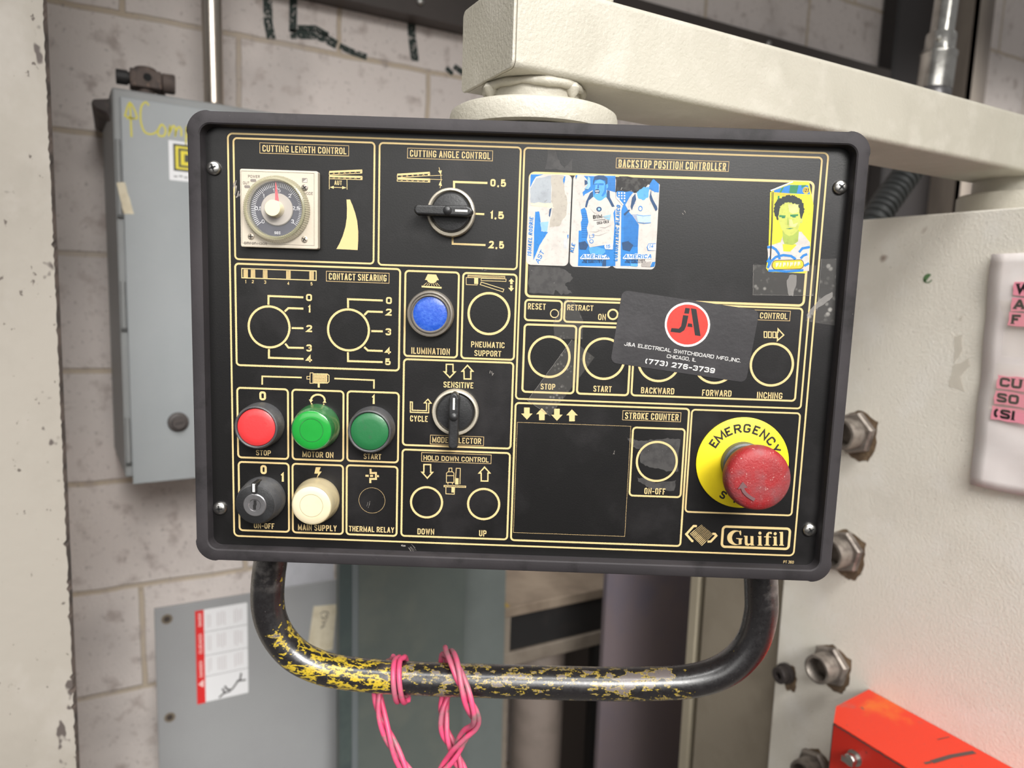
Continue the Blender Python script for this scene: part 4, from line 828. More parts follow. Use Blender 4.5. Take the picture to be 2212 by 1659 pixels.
('K','hair',[(156.7,87.3),(156.8,87.2),(156.7,87.6),(156.3,86.7),(155.8,87.3),(155.9,86.8),(155.4,87.9),(155.2,88.9),(154.4,89.3),(154.2,89.9),(153.8,91.4),(153.3,91.8),(153.4,92.6),(153.6,93.3),(153.1,94.0),(153.2,94.1),(153.8,95.3),(153.8,95.7),(153.3,96.2),(154.3,97.8),(154.4,98.1),(154.8,98.5),(154.8,99.5),(155.5,99.0),(155.6,99.8),(156.3,100.2),(157.7,100.2),(157.7,101.1),(158.2,101.3),(159.9,101.4),(160.1,102.1),(160.7,102.2),(162.4,102.4),(163.2,101.7),(163.9,102.5),(164.6,102.0),(165.7,102.4),(165.5,101.8),(166.9,101.3),(167.3,100.8),(168.7,100.6),(169.2,100.0),(169.9,99.9),(170.2,99.2),(170.5,97.9),(171.4,97.7),(171.4,96.8),(171.5,96.1),(171.6,95.1),(171.9,94.6),(172.4,94.2),(171.9,93.4),(172.2,92.3),(171.8,91.7),(171.6,90.8),(171.3,89.5),(171.2,89.2),(171.0,89.4),(171.2,88.7),(170.8,88.2),(170.3,88.5),(169.9,89.7),(169.7,90.8),(169.3,91.8),(169.2,93.1),(169.2,94.2),(169.3,94.4),(168.6,94.9),(168.1,96.2),(168.8,96.8),(167.9,96.8),(166.5,96.9),(166.1,97.5),(164.8,96.9),(163.9,97.9),(163.0,97.7),(161.8,98.0),(161.3,97.7),(159.6,97.6),(159.6,96.9),(158.2,96.6),(158.4,96.3),(157.5,95.5),(156.8,95.3),(157.4,94.7),(156.9,94.1),(156.8,92.6),(156.7,91.9),(156.7,90.4),(156.3,89.0)]),
('K','green',[(156.9,90.0),(161.0,89.9),(160.8,89.1),(157.1,88.8)]),
('K','green',[(163.6,90.5),(168.6,90.9),(168.5,89.9),(164.0,89.3)]),
('K','eye',[(160.8,88.7),(160.7,88.9),(160.3,89.0),(159.7,89.1),(159.2,89.0),(158.7,88.9),(158.5,88.7),(158.6,88.4),(158.9,88.2),(159.4,88.2),(160.0,88.2),(160.5,88.3),(160.8,88.5)]),
('K','eye',[(167.5,89.3),(167.3,89.5),(166.8,89.7),(166.2,89.7),(165.6,89.7),(165.1,89.5),(164.9,89.3),(165.0,89.1),(165.3,88.9),(165.9,88.8),(166.5,88.8),(167.1,89.0),(167.4,89.2)]),
('K','skin2',[(162.1,88.7),(162.7,88.7),(163.5,84.4),(162.2,84.2)]),
('K','eye',[(161.4,82.0),(164.3,82.4),(166.6,82.4),(164.3,81.7)]),
('S','blue',[(151.1,70.3),(154.1,70.4),(156.5,69.1),(158.5,66.6),(159.4,63.1)],1.5),
('S','blue',[(152.4,57.6),(154.2,61.8),(156.9,64.5),(161.5,65.8),(166.3,65.4),(169.4,63.5)],1.5),
('S','blue',[(171.1,67.9),(172.9,70.3),(177.6,71.3)],1.5),
('S','blue',[(172.3,64.1),(173.9,65.9),(176.2,66.9)],1.5),
('S','blue',[(151.9,61.1),(153.1,64.1),(152.9,59.4)],1.5),
('S','blue',[(175.0,59.6),(177.8,61.4)],1.5),
('S','blue',[(152.9,55.9),(157.6,56.2),(164.1,55.8),(170.0,56.4),(174.7,56.9)],1.5),
('K','amber2',[(157.1,62.4),(156.4,62.2),(155.7,61.8),(155.3,61.1),(155.0,60.3),(154.9,59.5),(155.1,58.6),(155.5,57.9),(156.1,57.2),(156.8,56.9),(157.5,56.8),(172.5,57.7),(173.2,57.9),(173.8,58.3),(174.2,58.9),(174.5,59.7),(174.5,60.6),(174.3,61.5),(174.0,62.2),(173.4,62.8),(172.8,63.2),(172.1,63.3)]),
('K','cream',[(157.1,61.0),(157.9,60.9),(158.5,61.2),(159.0,61.1),(158.9,60.0),(158.8,59.1),(159.1,58.4),(158.9,58.7),(158.5,59.0),(158.4,59.5),(158.2,58.8),(157.9,58.7),(157.9,58.1),(157.8,58.1),(157.4,58.4),(157.4,58.2),(157.3,59.2),(157.2,59.9)]),
('K','cream',[(159.5,61.0),(159.8,61.1),(160.5,61.2),(160.9,61.3),(160.7,60.5),(160.8,59.4),(160.9,58.6),(161.0,58.9),(160.7,59.1),(160.5,59.6),(160.2,59.2),(160.4,58.7),(160.2,58.3),(160.1,58.5),(159.9,58.6),(159.8,58.5),(159.5,59.1),(159.8,60.3)]),
('K','cream',[(161.5,61.2),(162.3,61.5),(163.0,61.2),(163.5,61.5),(163.3,60.8),(163.5,59.6),(163.6,58.9),(163.4,59.4),(163.1,59.7),(162.7,59.9),(162.8,59.6),(162.3,59.0),(162.3,58.5),(162.2,58.5),(162.2,58.7),(161.8,58.7),(161.6,59.7),(161.8,60.5)]),
('K','cream',[(164.2,61.4),(164.3,61.6),(164.6,61.6),(164.9,61.7),(165.2,60.7),(165.2,59.7),(165.1,58.9),(165.0,59.4),(165.0,59.5),(164.6,60.1),(164.5,59.6),(164.8,59.2),(164.7,58.8),(164.5,58.9),(164.5,58.9),(164.2,58.9),(164.3,59.5),(164.1,60.4)]),
('K','cream',[(165.8,61.7),(166.6,61.5),(167.4,61.6),(167.8,61.8),(167.9,60.9),(167.7,59.9),(167.9,59.3),(167.5,59.7),(167.3,60.1),(167.1,60.3),(167.1,59.7),(166.6,59.2),(166.6,59.0),(166.6,59.2),(166.2,59.0),(165.9,59.0),(166.1,60.0),(165.9,60.9)]),
('K','cream',[(168.6,61.7),(168.8,61.7),(169.4,62.1),(169.9,61.9),(170.0,61.1),(169.8,60.4),(170.0,59.4),(170.0,59.8),(169.6,59.9),(169.5,60.4),(169.5,60.0),(169.1,59.7),(169.2,59.1),(169.2,59.0),(168.8,59.2),(168.8,59.3),(168.6,60.1),(168.6,60.9)]),
('K','cream',[(170.5,62.0),(171.0,62.1),(171.6,62.1),(172.4,62.1),(172.2,61.3),(172.4,60.5),(172.3,59.6),(172.2,60.1),(172.0,60.5),(171.7,60.7),(171.7,60.4),(171.4,59.9),(171.4,59.3),(171.0,59.6),(171.1,59.4),(170.8,59.5),(170.7,60.2),(170.6,61.3)]),
('S','ink',[(157.1,62.4),(156.4,62.2),(155.7,61.8),(155.3,61.1),(155.0,60.3),(154.9,59.5),(155.1,58.6),(155.5,57.9),(156.1,57.2),(156.8,56.9),(157.5,56.8),(172.5,57.7),(173.2,57.9),(173.8,58.3),(174.2,58.9),(174.5,59.7),(174.5,60.6),(174.3,61.5),(174.0,62.2),(173.4,62.8),(172.8,63.2),(172.1,63.3),(157.1,62.4)],0.35),
('S','ink',[(152.1,103.8),(153.1,84.4),(153.8,62.6)],0.5),
('S','ink',[(151.3,103.8),(152.6,84.3),(153.4,62.9)],0.3),
('S','white',[(150.5,104.5),(156.4,107.1),(163.7,110.3)],0.8)],
}
# ---------------------------------------------------------------- materials of the things
black = mat('bezel_rubber', (46, 43, 45), .68, spec=.3, var=[((58, 54, 56), 14, (.5, .8)), ((32, 30, 31), 40, (.55, .7))], speck=((120, 116, 112), 420, .74), bump=.1, bs=500)
face = mat('faceplate_black', (15, 14, 14), .36, var=[((28, 26, 27), 9, (.48, .8)), ((12, 11, 12), 25, (.55, .75)), ((44, 42, 43), 17, (.52, .9))], speck=[((120, 116, 112), 900, .745), ((160, 156, 150), 330, .775)], bump=.05, bs=900, spec=.4)
gold = mat('print_gold', (196, 172, 122), .5, spec=.3)
golddim = mat('print_gold_worn', (178, 152, 108), .5, spec=.3)
cream = mat('cream_enamel', (178, 173, 160), .42, var=[((168, 163, 150), 12, (.5, .75)), ((188, 183, 171), 30, (.5, .7))], speck=[((150, 140, 122), 520, .72), ((96, 88, 78), 260, .765)], bump=.55, bs=420)
steel = mat('zinc_steel', (196, 194, 190), .3, metal=1, var=((150, 146, 142), 60, (.45, .7)), bump=.15, bs=300)
dull = mat('dull_cast_metal', (150, 142, 134), .5, metal=.7, var=((112, 104, 98), 70, (.45, .65)), bump=.3, bs=300)
void = mat('dark_recess', (10, 9, 9), .8)
blackplastic = mat('black_plastic', (30, 30, 31), .42, var=((48, 48, 50), 60, (.5, .75)), speck=((110, 108, 106), 700, .72), bump=.15, bs=700)
greyplastic = mat('dark_grey_plastic', (62, 62, 64), .5, var=((92, 92, 92), 40, (.45, .7)), speck=((140, 138, 134), 600, .72), bump=.2, bs=600)
ringcream = mat('selector_ring', (186, 178, 162), .28, metal=.35, var=((164, 156, 142), 50, (.5, .75)))
def dirty(name, col, dirt=(90, 60, 55), rough=.4, amt=(.58, .75), coat=.2): return mat(name, col, rough, var=[(dirt, 90, amt), (col, 300, (.6, .7))], bump=.08, bs=500, coat=coat)

# ---------------------------------------------------------------- the control console
CB = Vector((0, .06, -.272))                       # its base, in its own frame
def turned(v): return ORG + Matrix.Rotation(ROT, 3, 'Z') @ Vector(v)
console = thing('control_console', 'black machine control console with coloured buttons, hanging from the cream boom', 'control panel', turned(CB), ROT)
F = frame((0, 0, 0), (1, 0, 0), (0, 0, 1))          # millimetres on the face; d comes out towards the viewer
def part(mb, name, mats, parent=None, label=None, bevel=0, seg=2):
    top = parent is None
    o = mb.build(name, mats, parent or console, bevel, -CB if top else None, seg)
    if label: o['label'] = label
    return o
# housing behind the face
hb = MB(); hb.prism(ring(-194, -126, 194, 126, 14), F, -146, -3, 0)
part(hb, 'housing', cream, bevel=.003)
hb = MB().lathe((.004, .074, .126), (0, 0, 1), [(.052, 0), (.0535, .003), (.0535, .0185), (.0525, .0200)], 72)
part(hb, 'swivel_base', cream, label='cream round swivel base on top of the housing')
# face plate with everything printed on it
fp = MB(); fp.prism(ring(-200, -136, 200, 134, 5), F, -4, 0, 0)
for it in PRINTS:
    k = it[0]
    if k == 'R':
        _, x0, z0, x1, z1, r, wd = it; flat(fp, F, strip(ring(x0, z0, x1, z1, r), wd, True), 1 if wd > .5 else 2, .12)
    elif k == 'L': flat(fp, F, strip(it[1], it[2]), 1, .14)
    elif k == 'P': flat(fp, F, [it[1]], 1, .13)
    elif k == 'C': flat(fp, F, strip(circle(it[1], it[2], it[3]), it[4], True), 1 if it[4] > .5 else 2, .15)
    elif k == 'T':
        _, s_, x0, z0, x1, z1 = it; h = z1 - z0
        digit = all(c in '0123456789,' for c in s_)
        wt = (.235 if h > 3 else .17) * h if digit else (.158 * h if h > 2.4 else .12 * h)
        flat(fp, F, [[(p[0] + x0, p[1] + z0) for p in q] for q in text2d(s_, x1 - x0, h, wt)], 1, .16)
part(fp, 'faceplate', [face, gold, golddim])
# rubber bezel: swept round the face, with slightly proud corners
def bez(off, r0):
    o = []
    for cx, cz, a in ((1, -1, -90), (1, 1, 0), (-1, 1, 90), (-1, -1, 180)):
        hx, hz = 205.6 - off, (139.2 if cz > 0 else 142.0) - off
        r = max(3, r0 - off)
        for k in range(13):
            t = math.radians(a + 90 * k / 12); bul = 1.3 * math.sin(math.radians(90 * k / 12) * 2) ** .5 if off < 6 else .4
            o.append((cx * (hx - r) + (r + bul) * math.cos(t), cz * (hz - r) + (r + bul) * math.sin(t)))
    full = []
    for i, p in enumerate(o):
        full.append(p); q = o[(i + 1) % len(o)]
        dist = math.hypot(q[0] - p[0], q[1] - p[1])
        if dist > 40:
            for k in range(1, 16): full.append((p[0] + (q[0] - p[0]) * k / 16, p[1] + (q[1] - p[1]) * k / 16))
    return full
prof = [(2, -10), (0, -9), (0, 7.3), (.9, 8), (7.1, 8.1), (7.9, 7.4), (8.3, .1), (8.3, -3)]
bz = MB(); loops = [bez(o_, 14) for o_, _ in prof]; n = len(loops[0])
vs_ = [F(x, z, prof[i][1]) for i, lp in enumerate(loops) for x, z in lp]
bz.add(vs_, [(i * n + k, i * n + (k + 1) % n, (i + 1) * n + (k + 1) % n, (i + 1) * n + k) for i in range(len(prof) - 1) for k in range(n)], 0, True)
part(bz, 'bezel', black, label='black rubber rim around the face')
# four cross-head screws
def cross(mb, fr, cx, cz, r, wd, d, mi, rot=0):
    for a in (rot, rot + 90):
        c_, s_ = math.cos(math.radians(a)), math.sin(math.radians(a))
        flat(mb, fr, strip([(cx - r * c_, cz - r * s_), (cx + r * c_, cz + r * s_)], wd), mi, d)
NY = (0, -1, 0)
for x, z, a in ((-194.2, 106.9, 20), (193.3, 107.9, 50), (193.7, -109.9, 35), (-193.6, -109.4, 5)):
    x = max(-192.8, min(192.8, x))
    b = MB().lathe(F(x, z), NY, [(.0045, 0), (.0045, .0008), (.0042, .0017), (.0034, .0024), (.0022, .0028), (.0006, .0030)], 28); cross(b, F, x, z, 2.3, .8, 3.05, 1, a); cross(b, F, x, z, 1.0, 1.0, 3.1, 1, a + 45)
    part(b, 'screw', [steel, void])
# push buttons and lamps
def button(name, sub, x, z, rows, capm, capr, caph, body, label, sublabel, dome=.0004):
    b = MB().lathe(F(x, z), NY, rows, 48)
    o = part(b, name, body, label=label)
    c_ = MB().lathe(F(x, z, caph - 2.5), NY, [(capr, 0), (capr, .0022), (capr - .0006, .0026), (capr * .6, .0026 + dome), (.0003, .0026 + dome * 1.2)], 48)
    s_ = part(c_, sub, capm, o, sublabel); return o, s_
guard = [(.0144, 0), (.0146, .002), (.0143, .0030), (.0141, .0095), (.0135, .0117), (.0128, .0122), (.0122, .0116), (.0121, .0088)]
button('push_button', 'button_cap', -164.6, -52.6, guard, dirty('cap_red', (196, 50, 52), (140, 66, 62)), .0119, 11.3, greyplastic, 'red push button marked stop, at the left end of the lower button row', 'red flat cap')
button('push_button', 'button_cap', -93.1, -52.7, guard, dirty('cap_dark_green', (30, 96, 54), (52, 84, 60)), .0119, 11.3, greyplastic, 'dark green push button marked start', 'dark green flat cap')
lampprof = [(.0144, 0), (.0147, .0015), (.0145, .0045), (.0139, .0075), (.0137, .0095), (.0132, .0128), (.0126, .0140)]
gl = mat('lens_green', (26, 132, 48), .22, var=((34, 146, 56), 30, (.4, .7)), coat=.6); gd = mat('lens_green_side', (36, 92, 48), .35, var=((120, 150, 118), 50, (.48, .7)), coat=.3)
def lamp(x, z, face_m, side_m, label, sublabel):
    o, s_ = button('indicator_lamp', 'lens', x, z, lampprof, face_m, .0121, 14.3, side_m, label, sublabel, .0002)
    r_ = MB(); flat(r_, F, strip(circle(x, z, 7.3), .25, True), 0, 14.75); part(r_, 'moulded_ring', side_m, o)
lamp(-128.8, -52.5, gl, gd, 'bright green indicator lamp marked motor on', 'bright green lens')
lamp(-128.9, -101.0, mat('lens_white', (204, 192, 162), .3, var=((198, 184, 150), 40, (.5, .75)), coat=.4), mat('lens_white_side', (160, 149, 120), .4, var=((160, 146, 116), 60, (.45, .7)), coat=.3), 'cream white indicator lamp marked main supply', 'cream white lens')
o, s_ = button('push_button', 'button_cap', -56.9, 22.1, [(.0143, 0), (.0146, .002), (.0146, .0062), (.0140, .0078), (.0130, .0080), (.0124, .0072), (.0118, .0082), (.0114, .0084), (.0112, .0066)],
    mat('cap_blue', (28, 72, 168), .38, var=[((58, 98, 182), 500, (.45, .72)), ((24, 58, 146), 60, (.6, .8))], bump=.2, bs=700, coat=.2), .0111, 6.6, mat('button_collar_taupe', (112, 106, 98), .38, metal=.25, var=((84, 80, 76), 60, (.5, .75))), 'blue push button under the lamp symbol', 'blue translucent cap')
# key switch
x, z = -164.3, -101.6
o = part(MB().lathe(F(x, z), NY, [(.0145, 0), (.0147, .002), (.0144, .0035), (.0139, .0105), (.0128, .0122), (.0126, .0148), (.0120, .0156), (.0074, .0156)], 48), 'key_switch', greyplastic, label='key switch with a silver lock, marked on-off')
part(MB().lathe(F(x, z, 15.4), NY, [(.0122, 0), (.0121, .0003), (.0119, .0004)], 48), 'front_disc', blackplastic, o)
b = MB().box(*[v * .001 for v in (x - 1.7, x + 1.7, -17.6, -7.0, z + 8.2, z + 14.6)]); tab = part(b, 'pointer_tab', blackplastic, o, bevel=.0007)
b = MB(); b.box(*[v * .001 for v in (x - .75, x + .75, -17.8, -17.55, z + 9, z + 14.2)]); part(b, 'white_mark', mat('mark_white', (226, 222, 212), .5), o)
b = MB().lathe(F(x, z, 15.5), NY, [(.0073, 0), (.0073, .0006), (.0068, .001), (.0040, .001), (.0036, .0004)], 36)
flat(b, F, [circle(x, z, 3.5, 24)], 0, 16.05); flat(b, F, [[(x - 1.0, z - 3.0), (x + .7, z - 3.0), (x + .7, z - .6), (x + 1.2, z + .4), (x + 1.0, z + 3.2), (x - .7, z + 3.2), (x - .8, z + .6), (x - 1.2, z - .4)]], 1, 16.12)
part(b, 'lock_cylinder', [mat('lock_silver', (176, 174, 176), .3, metal=.9, var=((140, 138, 140), 50, (.5, .75))), void], o, 'silver lock cylinder')
# two rotary selectors
def selector(x, z, ang, back, fwd, label):
    o = part(MB().lathe(F(x, z), NY, [(.0144, 0), (.0149, .001), (.0149, .0048), (.0143, .0064), (.0132, .0067), (.0124, .0056), (.0122, .004)], 56), 'selector_switch', ringcream, label=label)
    part(MB().lathe(F(x, z), NY, [(.0122, .0038), (.0120, .0062), (.0110, .0072), (.0060, .0078), (.0005, .0080)], 48), 'rotor_disc', blackplastic, o)
    ca, sa = math.cos(math.radians(ang)), math.sin(math.radians(ang))
    T_ = lambda u, v: (x + u * ca - v * sa, z + u * sa + v * ca)
    out_ = [(-back + 2, -2.9), (-back + .6, -2.2), (-back, 0), (-back + .6, 2.2), (-back + 2, 2.9), (fwd - 4, 3.2), (fwd - 1.4, 2.0), (fwd, 0), (fwd - 1.4, -2.0), (fwd - 4, -3.2)]
    b = MB(); b.prism([T_(*p) for p in reversed(out_)], F, 7.2, 16.2); h = part(b, 'lever', blackplastic, o, 'black turning lever', bevel=.0012, seg=3)
    b = MB(); flat(b, F, strip([T_(fwd - 11, 0), T_(fwd - 3.6, 0)], 1.2), 0, 16.3); part(b, 'white_mark', MATS['mark_white'], o)
    b = MB().lathe(F(*T_(-1, 0), 15.6), NY, [(.0027, 0), (.0026, .0009), (.0018, .0017), (.0004, .002)], 20); part(b, 'cap_button', blackplastic, o)
selector(-45.6, 84.5, 0, 21.2, 14.6, 'rotary selector with its black lever turned sideways, under cutting angle control')
selector(-40.0, -39.8, 90, 21.6, 14.6, 'rotary selector with its black lever upright, marked mode selector')
# timer
tx0, tz0, tx1, tz1 = -175.0, 59.4, -127.2, 106.4
tcream = mat('timer_cream', (184, 174, 158), .5, var=((176, 164, 148), 30, (.5, .75)), bump=.1, bs=600)
tprint = mat('timer_print', (92, 84, 78), .6); tdark = mat('timer_dial_navy', (52, 52, 64), .35, var=((78, 78, 88), 60, (.5, .7)))
b = MB(); b.prism(ring(tx0, tz0, tx1, tz1, 1.2), F, 0, 5.6)
tm = part(b, 'timer', [tcream], label='square cream timer with a round dial and red pointer', bevel=.0006)
b = MB(); flat(b, F, strip(ring(tx0 + 1, tz0 + 2.3, tx1 - 2.2, tz1 - 1.4, 0), .14, True), 0, 5.72)
for s_, x0, z0, wd, h in (('POWER', -169.8, 101.2, 7.2, 1.6), ('OUT', -173, 97.2, 4.0, 1.6), ('MODE', -135.8, 92.2, 5.6, 1.6), ('omron', -172.8, 61.0, 7.6, 2.1), ('H3CR', -164.4, 61.0, 5.8, 1.5)):
    flat(b, F, [[(p[0] + x0, p[1] + z0) for p in q] for q in text2d(s_, wd, h, .3 if s_ == 'omron' else .2, .28)], 0, 5.74)
for x, z in ((-166.6, 99.6), (-170.4, 95.8)): flat(b, F, [ring(x - 1.8, z - .8, x + 1.8, z + .8, .7)], 1, 5.74)
flat(b, F, [ring(-136.8, 99.4, -133.6, 102, .1)], 1, 5.74); flat(b, F, [[(-136.6, 99.5), (-133.8, 99.5), (-133.8, 101.8)]], 2, 5.76)
part(b, 'printed_markings', [tprint, mat('timer_lamp_grey', (120, 112, 106), .4), mat('timer_window_pale', (176, 170, 164), .4)], tm)
DX, DZ = -151.9, 82.6
part(MB().lathe(F(DX, DZ, 5.5), NY, [(.0172, 0), (.0172, .0006)], 56), 'dial_face', tdark, tm, 'dark blue dial')
b = MB(); tick = []
for k in range(61):
    a = math.radians(218 - 256 * k / 60); r0 = 12.6 if k % 10 == 0 else 13.4
    tick += strip([(DX + r0 * math.cos(a), DZ + r0 * math.sin(a)), (DX + 16 * math.cos(a), DZ + 16 * math.sin(a))], .3 if k < 44 else .22)
flat(b, F, tick, 0, 6.2)
for s_, a in (('0', 220), ('0,5', 178), ('1', 137), ('1,5', 92), ('2', 48), ('2,5', 6), ('3', -36), ('SEC', -90)):
    a = math.radians(a); wd, h = (1.6 * len(s_) if s_ != '1' else .9, 2.1) if s_ != 'SEC' else (3.8, 1.5); cx, cz = DX + 11.5 * math.cos(a) - wd / 2, DZ + (11.5 if s_ != 'SEC' else 14) * math.sin(a) - h / 2
    flat(b, F, [[(p[0] + cx, p[1] + cz) for p in q] for q in text2d(s_, wd, h, .28, .25)], 0, 6.22)
part(b, 'dial_markings', mat('dial_white', (214, 212, 214), .5), tm)
part(MB().lathe(F(DX, DZ, 6), NY, [(.0098, 0), (.0098, .0012), (.0094, .0016)], 48), 'centre_disc', mat('timer_disc_grey', (158, 150, 142), .5), tm)
b = MB(); flat(b, F, [[(DX - .5, DZ + 16.2), (DX - .1, DZ + 16.2), (DX + 1.7, DZ + 4.5), (DX - .7, DZ + 4.5)]], 0, 8.0); part(b, 'pointer', mat('pointer_red', (235, 66, 78), .4), tm, 'red pointer')
rib = lambda k, t: 1 + (.010 if k % 2 else -.010)
part(MB().lathe(F(DX, DZ, 5.5), NY, [(.0198, 0), (.0201, .001), (.0196, .0042), (.0186, .0062), (.0174, .0066), (.0166, .0058), (.0164, .0006)], 180, jit=rib, cap=False), 'dial_ring', clear('ribbed_clear_ring', .55, .2, (160, 156, 126)), tm, 'ribbed clear yellowish dial ring')
part(MB().lathe(F(DX, DZ, 11), NY, [(.0166, 0), (.0166, .0004)], 56), 'dial_cover', clear('dial_glazing', .05, .08), tm)
part(MB().lathe(F(DX - .4, DZ, 7.4), NY, [(.0052, 0), (.0049, .0062), (.0046, .0067), (.0003, .0068)], 40), 'dial_knob', mat('knob_cream', (208, 196, 164), .4), tm, 'cream centre knob')
for x, z, a, r in ((-168.4, 65.9, 0, 2.0), (-135.4, 65.2, 60, 2.0), (-135.2, 96.3, 35, 2.0)):
    b = MB().lathe(F(x, z, 5.4), NY, [(r * .001, 0), (r * .001, .0005), (r * .0008, .0008)], 24); cross(b, F, x, z, r * .72, .5, 6.3, 1, a); part(b, 'screw', [mat('timer_screw', (178, 166, 150), .4, metal=.5) if z < 90 else MATS['dull_cast_metal'], void], tm)
# emergency stop
EX, EZ = 145.7, -66.9
yel = mat('legend_yellow', (222, 200, 26), .45, var=((208, 184, 24), 40, (.5, .8)), bump=.05)
es = part(MB().lathe(F(EX, EZ), NY, [(.0140, .0), (.0142, .0045), (.0138, .0062), (.0125, .0066), (.0121, .012), (.0121, .0232)], 48), 'emergency_stop_button', mat('stop_collar', (84, 86, 84), .45, metal=.3, var=((58, 58, 58), 60, (.45, .7)), bump=.2), label='large red mushroom emergency stop button on a yellow disc')
b = MB().lathe(F(EX, EZ), NY, [(.0298, .0002), (.0298, .0009), (.0294, .0011)], 80)
flat(b, F, text_arc('EMERGENCY', EX, EZ, 22.8, 148, 26, 5.8, 4.7, 1.2), 1, 1.2)
flat(b, F, text_arc('STOP', EX, EZ, 24.2, 243, 301, 5.2, 3.8, 1.12, True), 1, 1.2)
part(b, 'legend_disc', [yel, mat('legend_black', (34, 30, 24), .5)], es, 'yellow disc with black lettering')
red = mat('mushroom_red', (142, 27, 31), .52, var=[((122, 29, 32), 40, (.45, .7)), ((108, 82, 84), 36, (.5, .74))], speck=[((176, 140, 134), 640, .655), ((70, 40, 40), 160, .75)], bump=.35, bs=800)
EX, EZ = 145.5, -69.0                               # the head sits slightly low on its stem
b = MB().lathe(F(EX, EZ, 23.5), NY, [(.0158, -.002), (.0188, .000), (.0197, .003), (.0197, .0075), (.0190, .0102), (.0175, .0120), (.0130, .0130), (.0060, .0134), (.0004, .0135)], 64)
ar = [(EX - 10.6 + 7.8 * (t / 8), EZ - 4.4 - 7.6 * (t / 8) ** .62) for t in range(9)]
flat(b, F, strip([(EX - 10.4 + 0.5 * (k / 8) + 7.2 * (k / 8) ** 2, EZ - 4.5 - 7.4 * (k / 8)) for k in range(9)], 1.9), 1, 37.1)
flat(b, F, [[(EX - 13.2, EZ - 5.6), (EX - 7.4, EZ - 4.4), (EX - 10.6, EZ - 1.0)]], 1, 37.12)
part(b, 'mushroom_head', [red, mat('mushroom_arrow', (96, 66, 68), .6, bump=.2)], es, 'red mushroom head with a twist arrow')
# tube handle with worn paint
def worn(N, L, src, noise, ramp, mix):
    sx = N.new('ShaderNodeSeparateXYZ'); tc = N.new('ShaderNodeTexCoord'); L.new(tc.outputs['Object'], sx.inputs[0])
    def mr(o, a, b, c=0, d=1):
        r = N.new('ShaderNodeMapRange'); r.inputs[1].default_value = a; r.inputs[2].default_value = b; r.inputs[3].default_value = c; r.inputs[4].default_value = d; L.new(o, r.inputs[0]); return r.outputs[0]
    def op(k, a, b):
        n = N.new('ShaderNodeMath'); n.operation = k
        for i, v in enumerate((a, b)):
            if isinstance(v, (int, float)): n.inputs[i].default_value = v
            else: L.new(v, n.inputs[i])
        return n.outputs[0]
    def nz_(scale, sx_, det):
        st = N.new('ShaderNodeMapping'); st.inputs['Scale'].default_value = (sx_, 1, 1); L.new(tc.outputs['Object'], st.inputs[0])
        nz = N.new('ShaderNodeTexNoise'); nz.inputs['Scale'].default_value = scale; nz.inputs['Detail'].default_value = det; nz.inputs['Roughness'].default_value = .65; L.new(st.outputs[0], nz.inputs[0]); return nz.outputs['Fac']
    f = op('ADD', op('MULTIPLY', nz_(70, .45, 6), .55), op('MULTIPLY', nz_(260, .5, 6), .45))
    wear = op('MULTIPLY', mr(sx.outputs[0], -.188, -.172), mr(sx.outputs[0], .165, .12))     # the worn stretch of the tube
    left = op('MULTIPLY', mr(sx.outputs[0], -.182, -.162), mr(sx.outputs[0], -.075, -.10))
    down = mr(sx.outputs[2], -.195, -.222)
    f2 = op('ADD', f, op('ADD', op('MULTIPLY', op('SUBTRACT', op('MULTIPLY', wear, down), 1), .12), op('MULTIPLY', left, .05)))
    mix(mr(f2, .528, .533), (186, 160, 44))                                # yellow undercoat showing at the edges
    prim = op('SUBTRACT', f2, op('MULTIPLY', left, .045))
    mix(mr(prim, .541, .545), (104, 96, 94))                                      # grey primer inside the worn patches
    mix(op('MULTIPLY', op('MULTIPLY', mr(f2, .585, .589), left), 1), (28, 26, 26))
    mix(op('MULTIPLY', mr(sx.outputs[2], -.19, -.183), mr(noise(30), .5, .62)), (92, 88, 86))
    P = [n for n in N if n.type == 'BSDF_PRINCIPLED'][0]
    L.new(mr(noise(300), .3, .7, .2, .45), P.inputs['Roughness']); P.inputs['Coat Roughness'].default_value = .22
hm = mat('worn_handle_paint', (30, 28, 29), .36, coat=.6, speck=((130, 126, 124), 900, .70), bump=.12, bs=600, extra=worn, spec=.6)
hp = [(-.180, .060, -.130), (-.1802, .060, -.160), (-.1828, .060, -.182), (-.1836, .060, -.200), (-.181, .060, -.2155), (-.174, .060, -.2300), (-.1625, .060, -.2425), (-.146, .060, -.2508), (-.126, .060, -.2552), (-.0877, .060, -.2575), (-.0346, .060, -.2578), (.0714, .060, -.2566), (.115, .060, -.2545), (.140, .060, -.2515), (.1600, .060, -.2445), (.1745, .060, -.2330), (.1845, .060, -.2160), (.1880, .060, -.1950), (.1868, .060, -.178), (.1850, .060, -.160), (.1845, .060, -.130)]
part(MB().tube(smooth_path(hp, 8), .0122, 28), 'tube_handle', hm, label='bent black tube handle with worn yellow and grey paint')
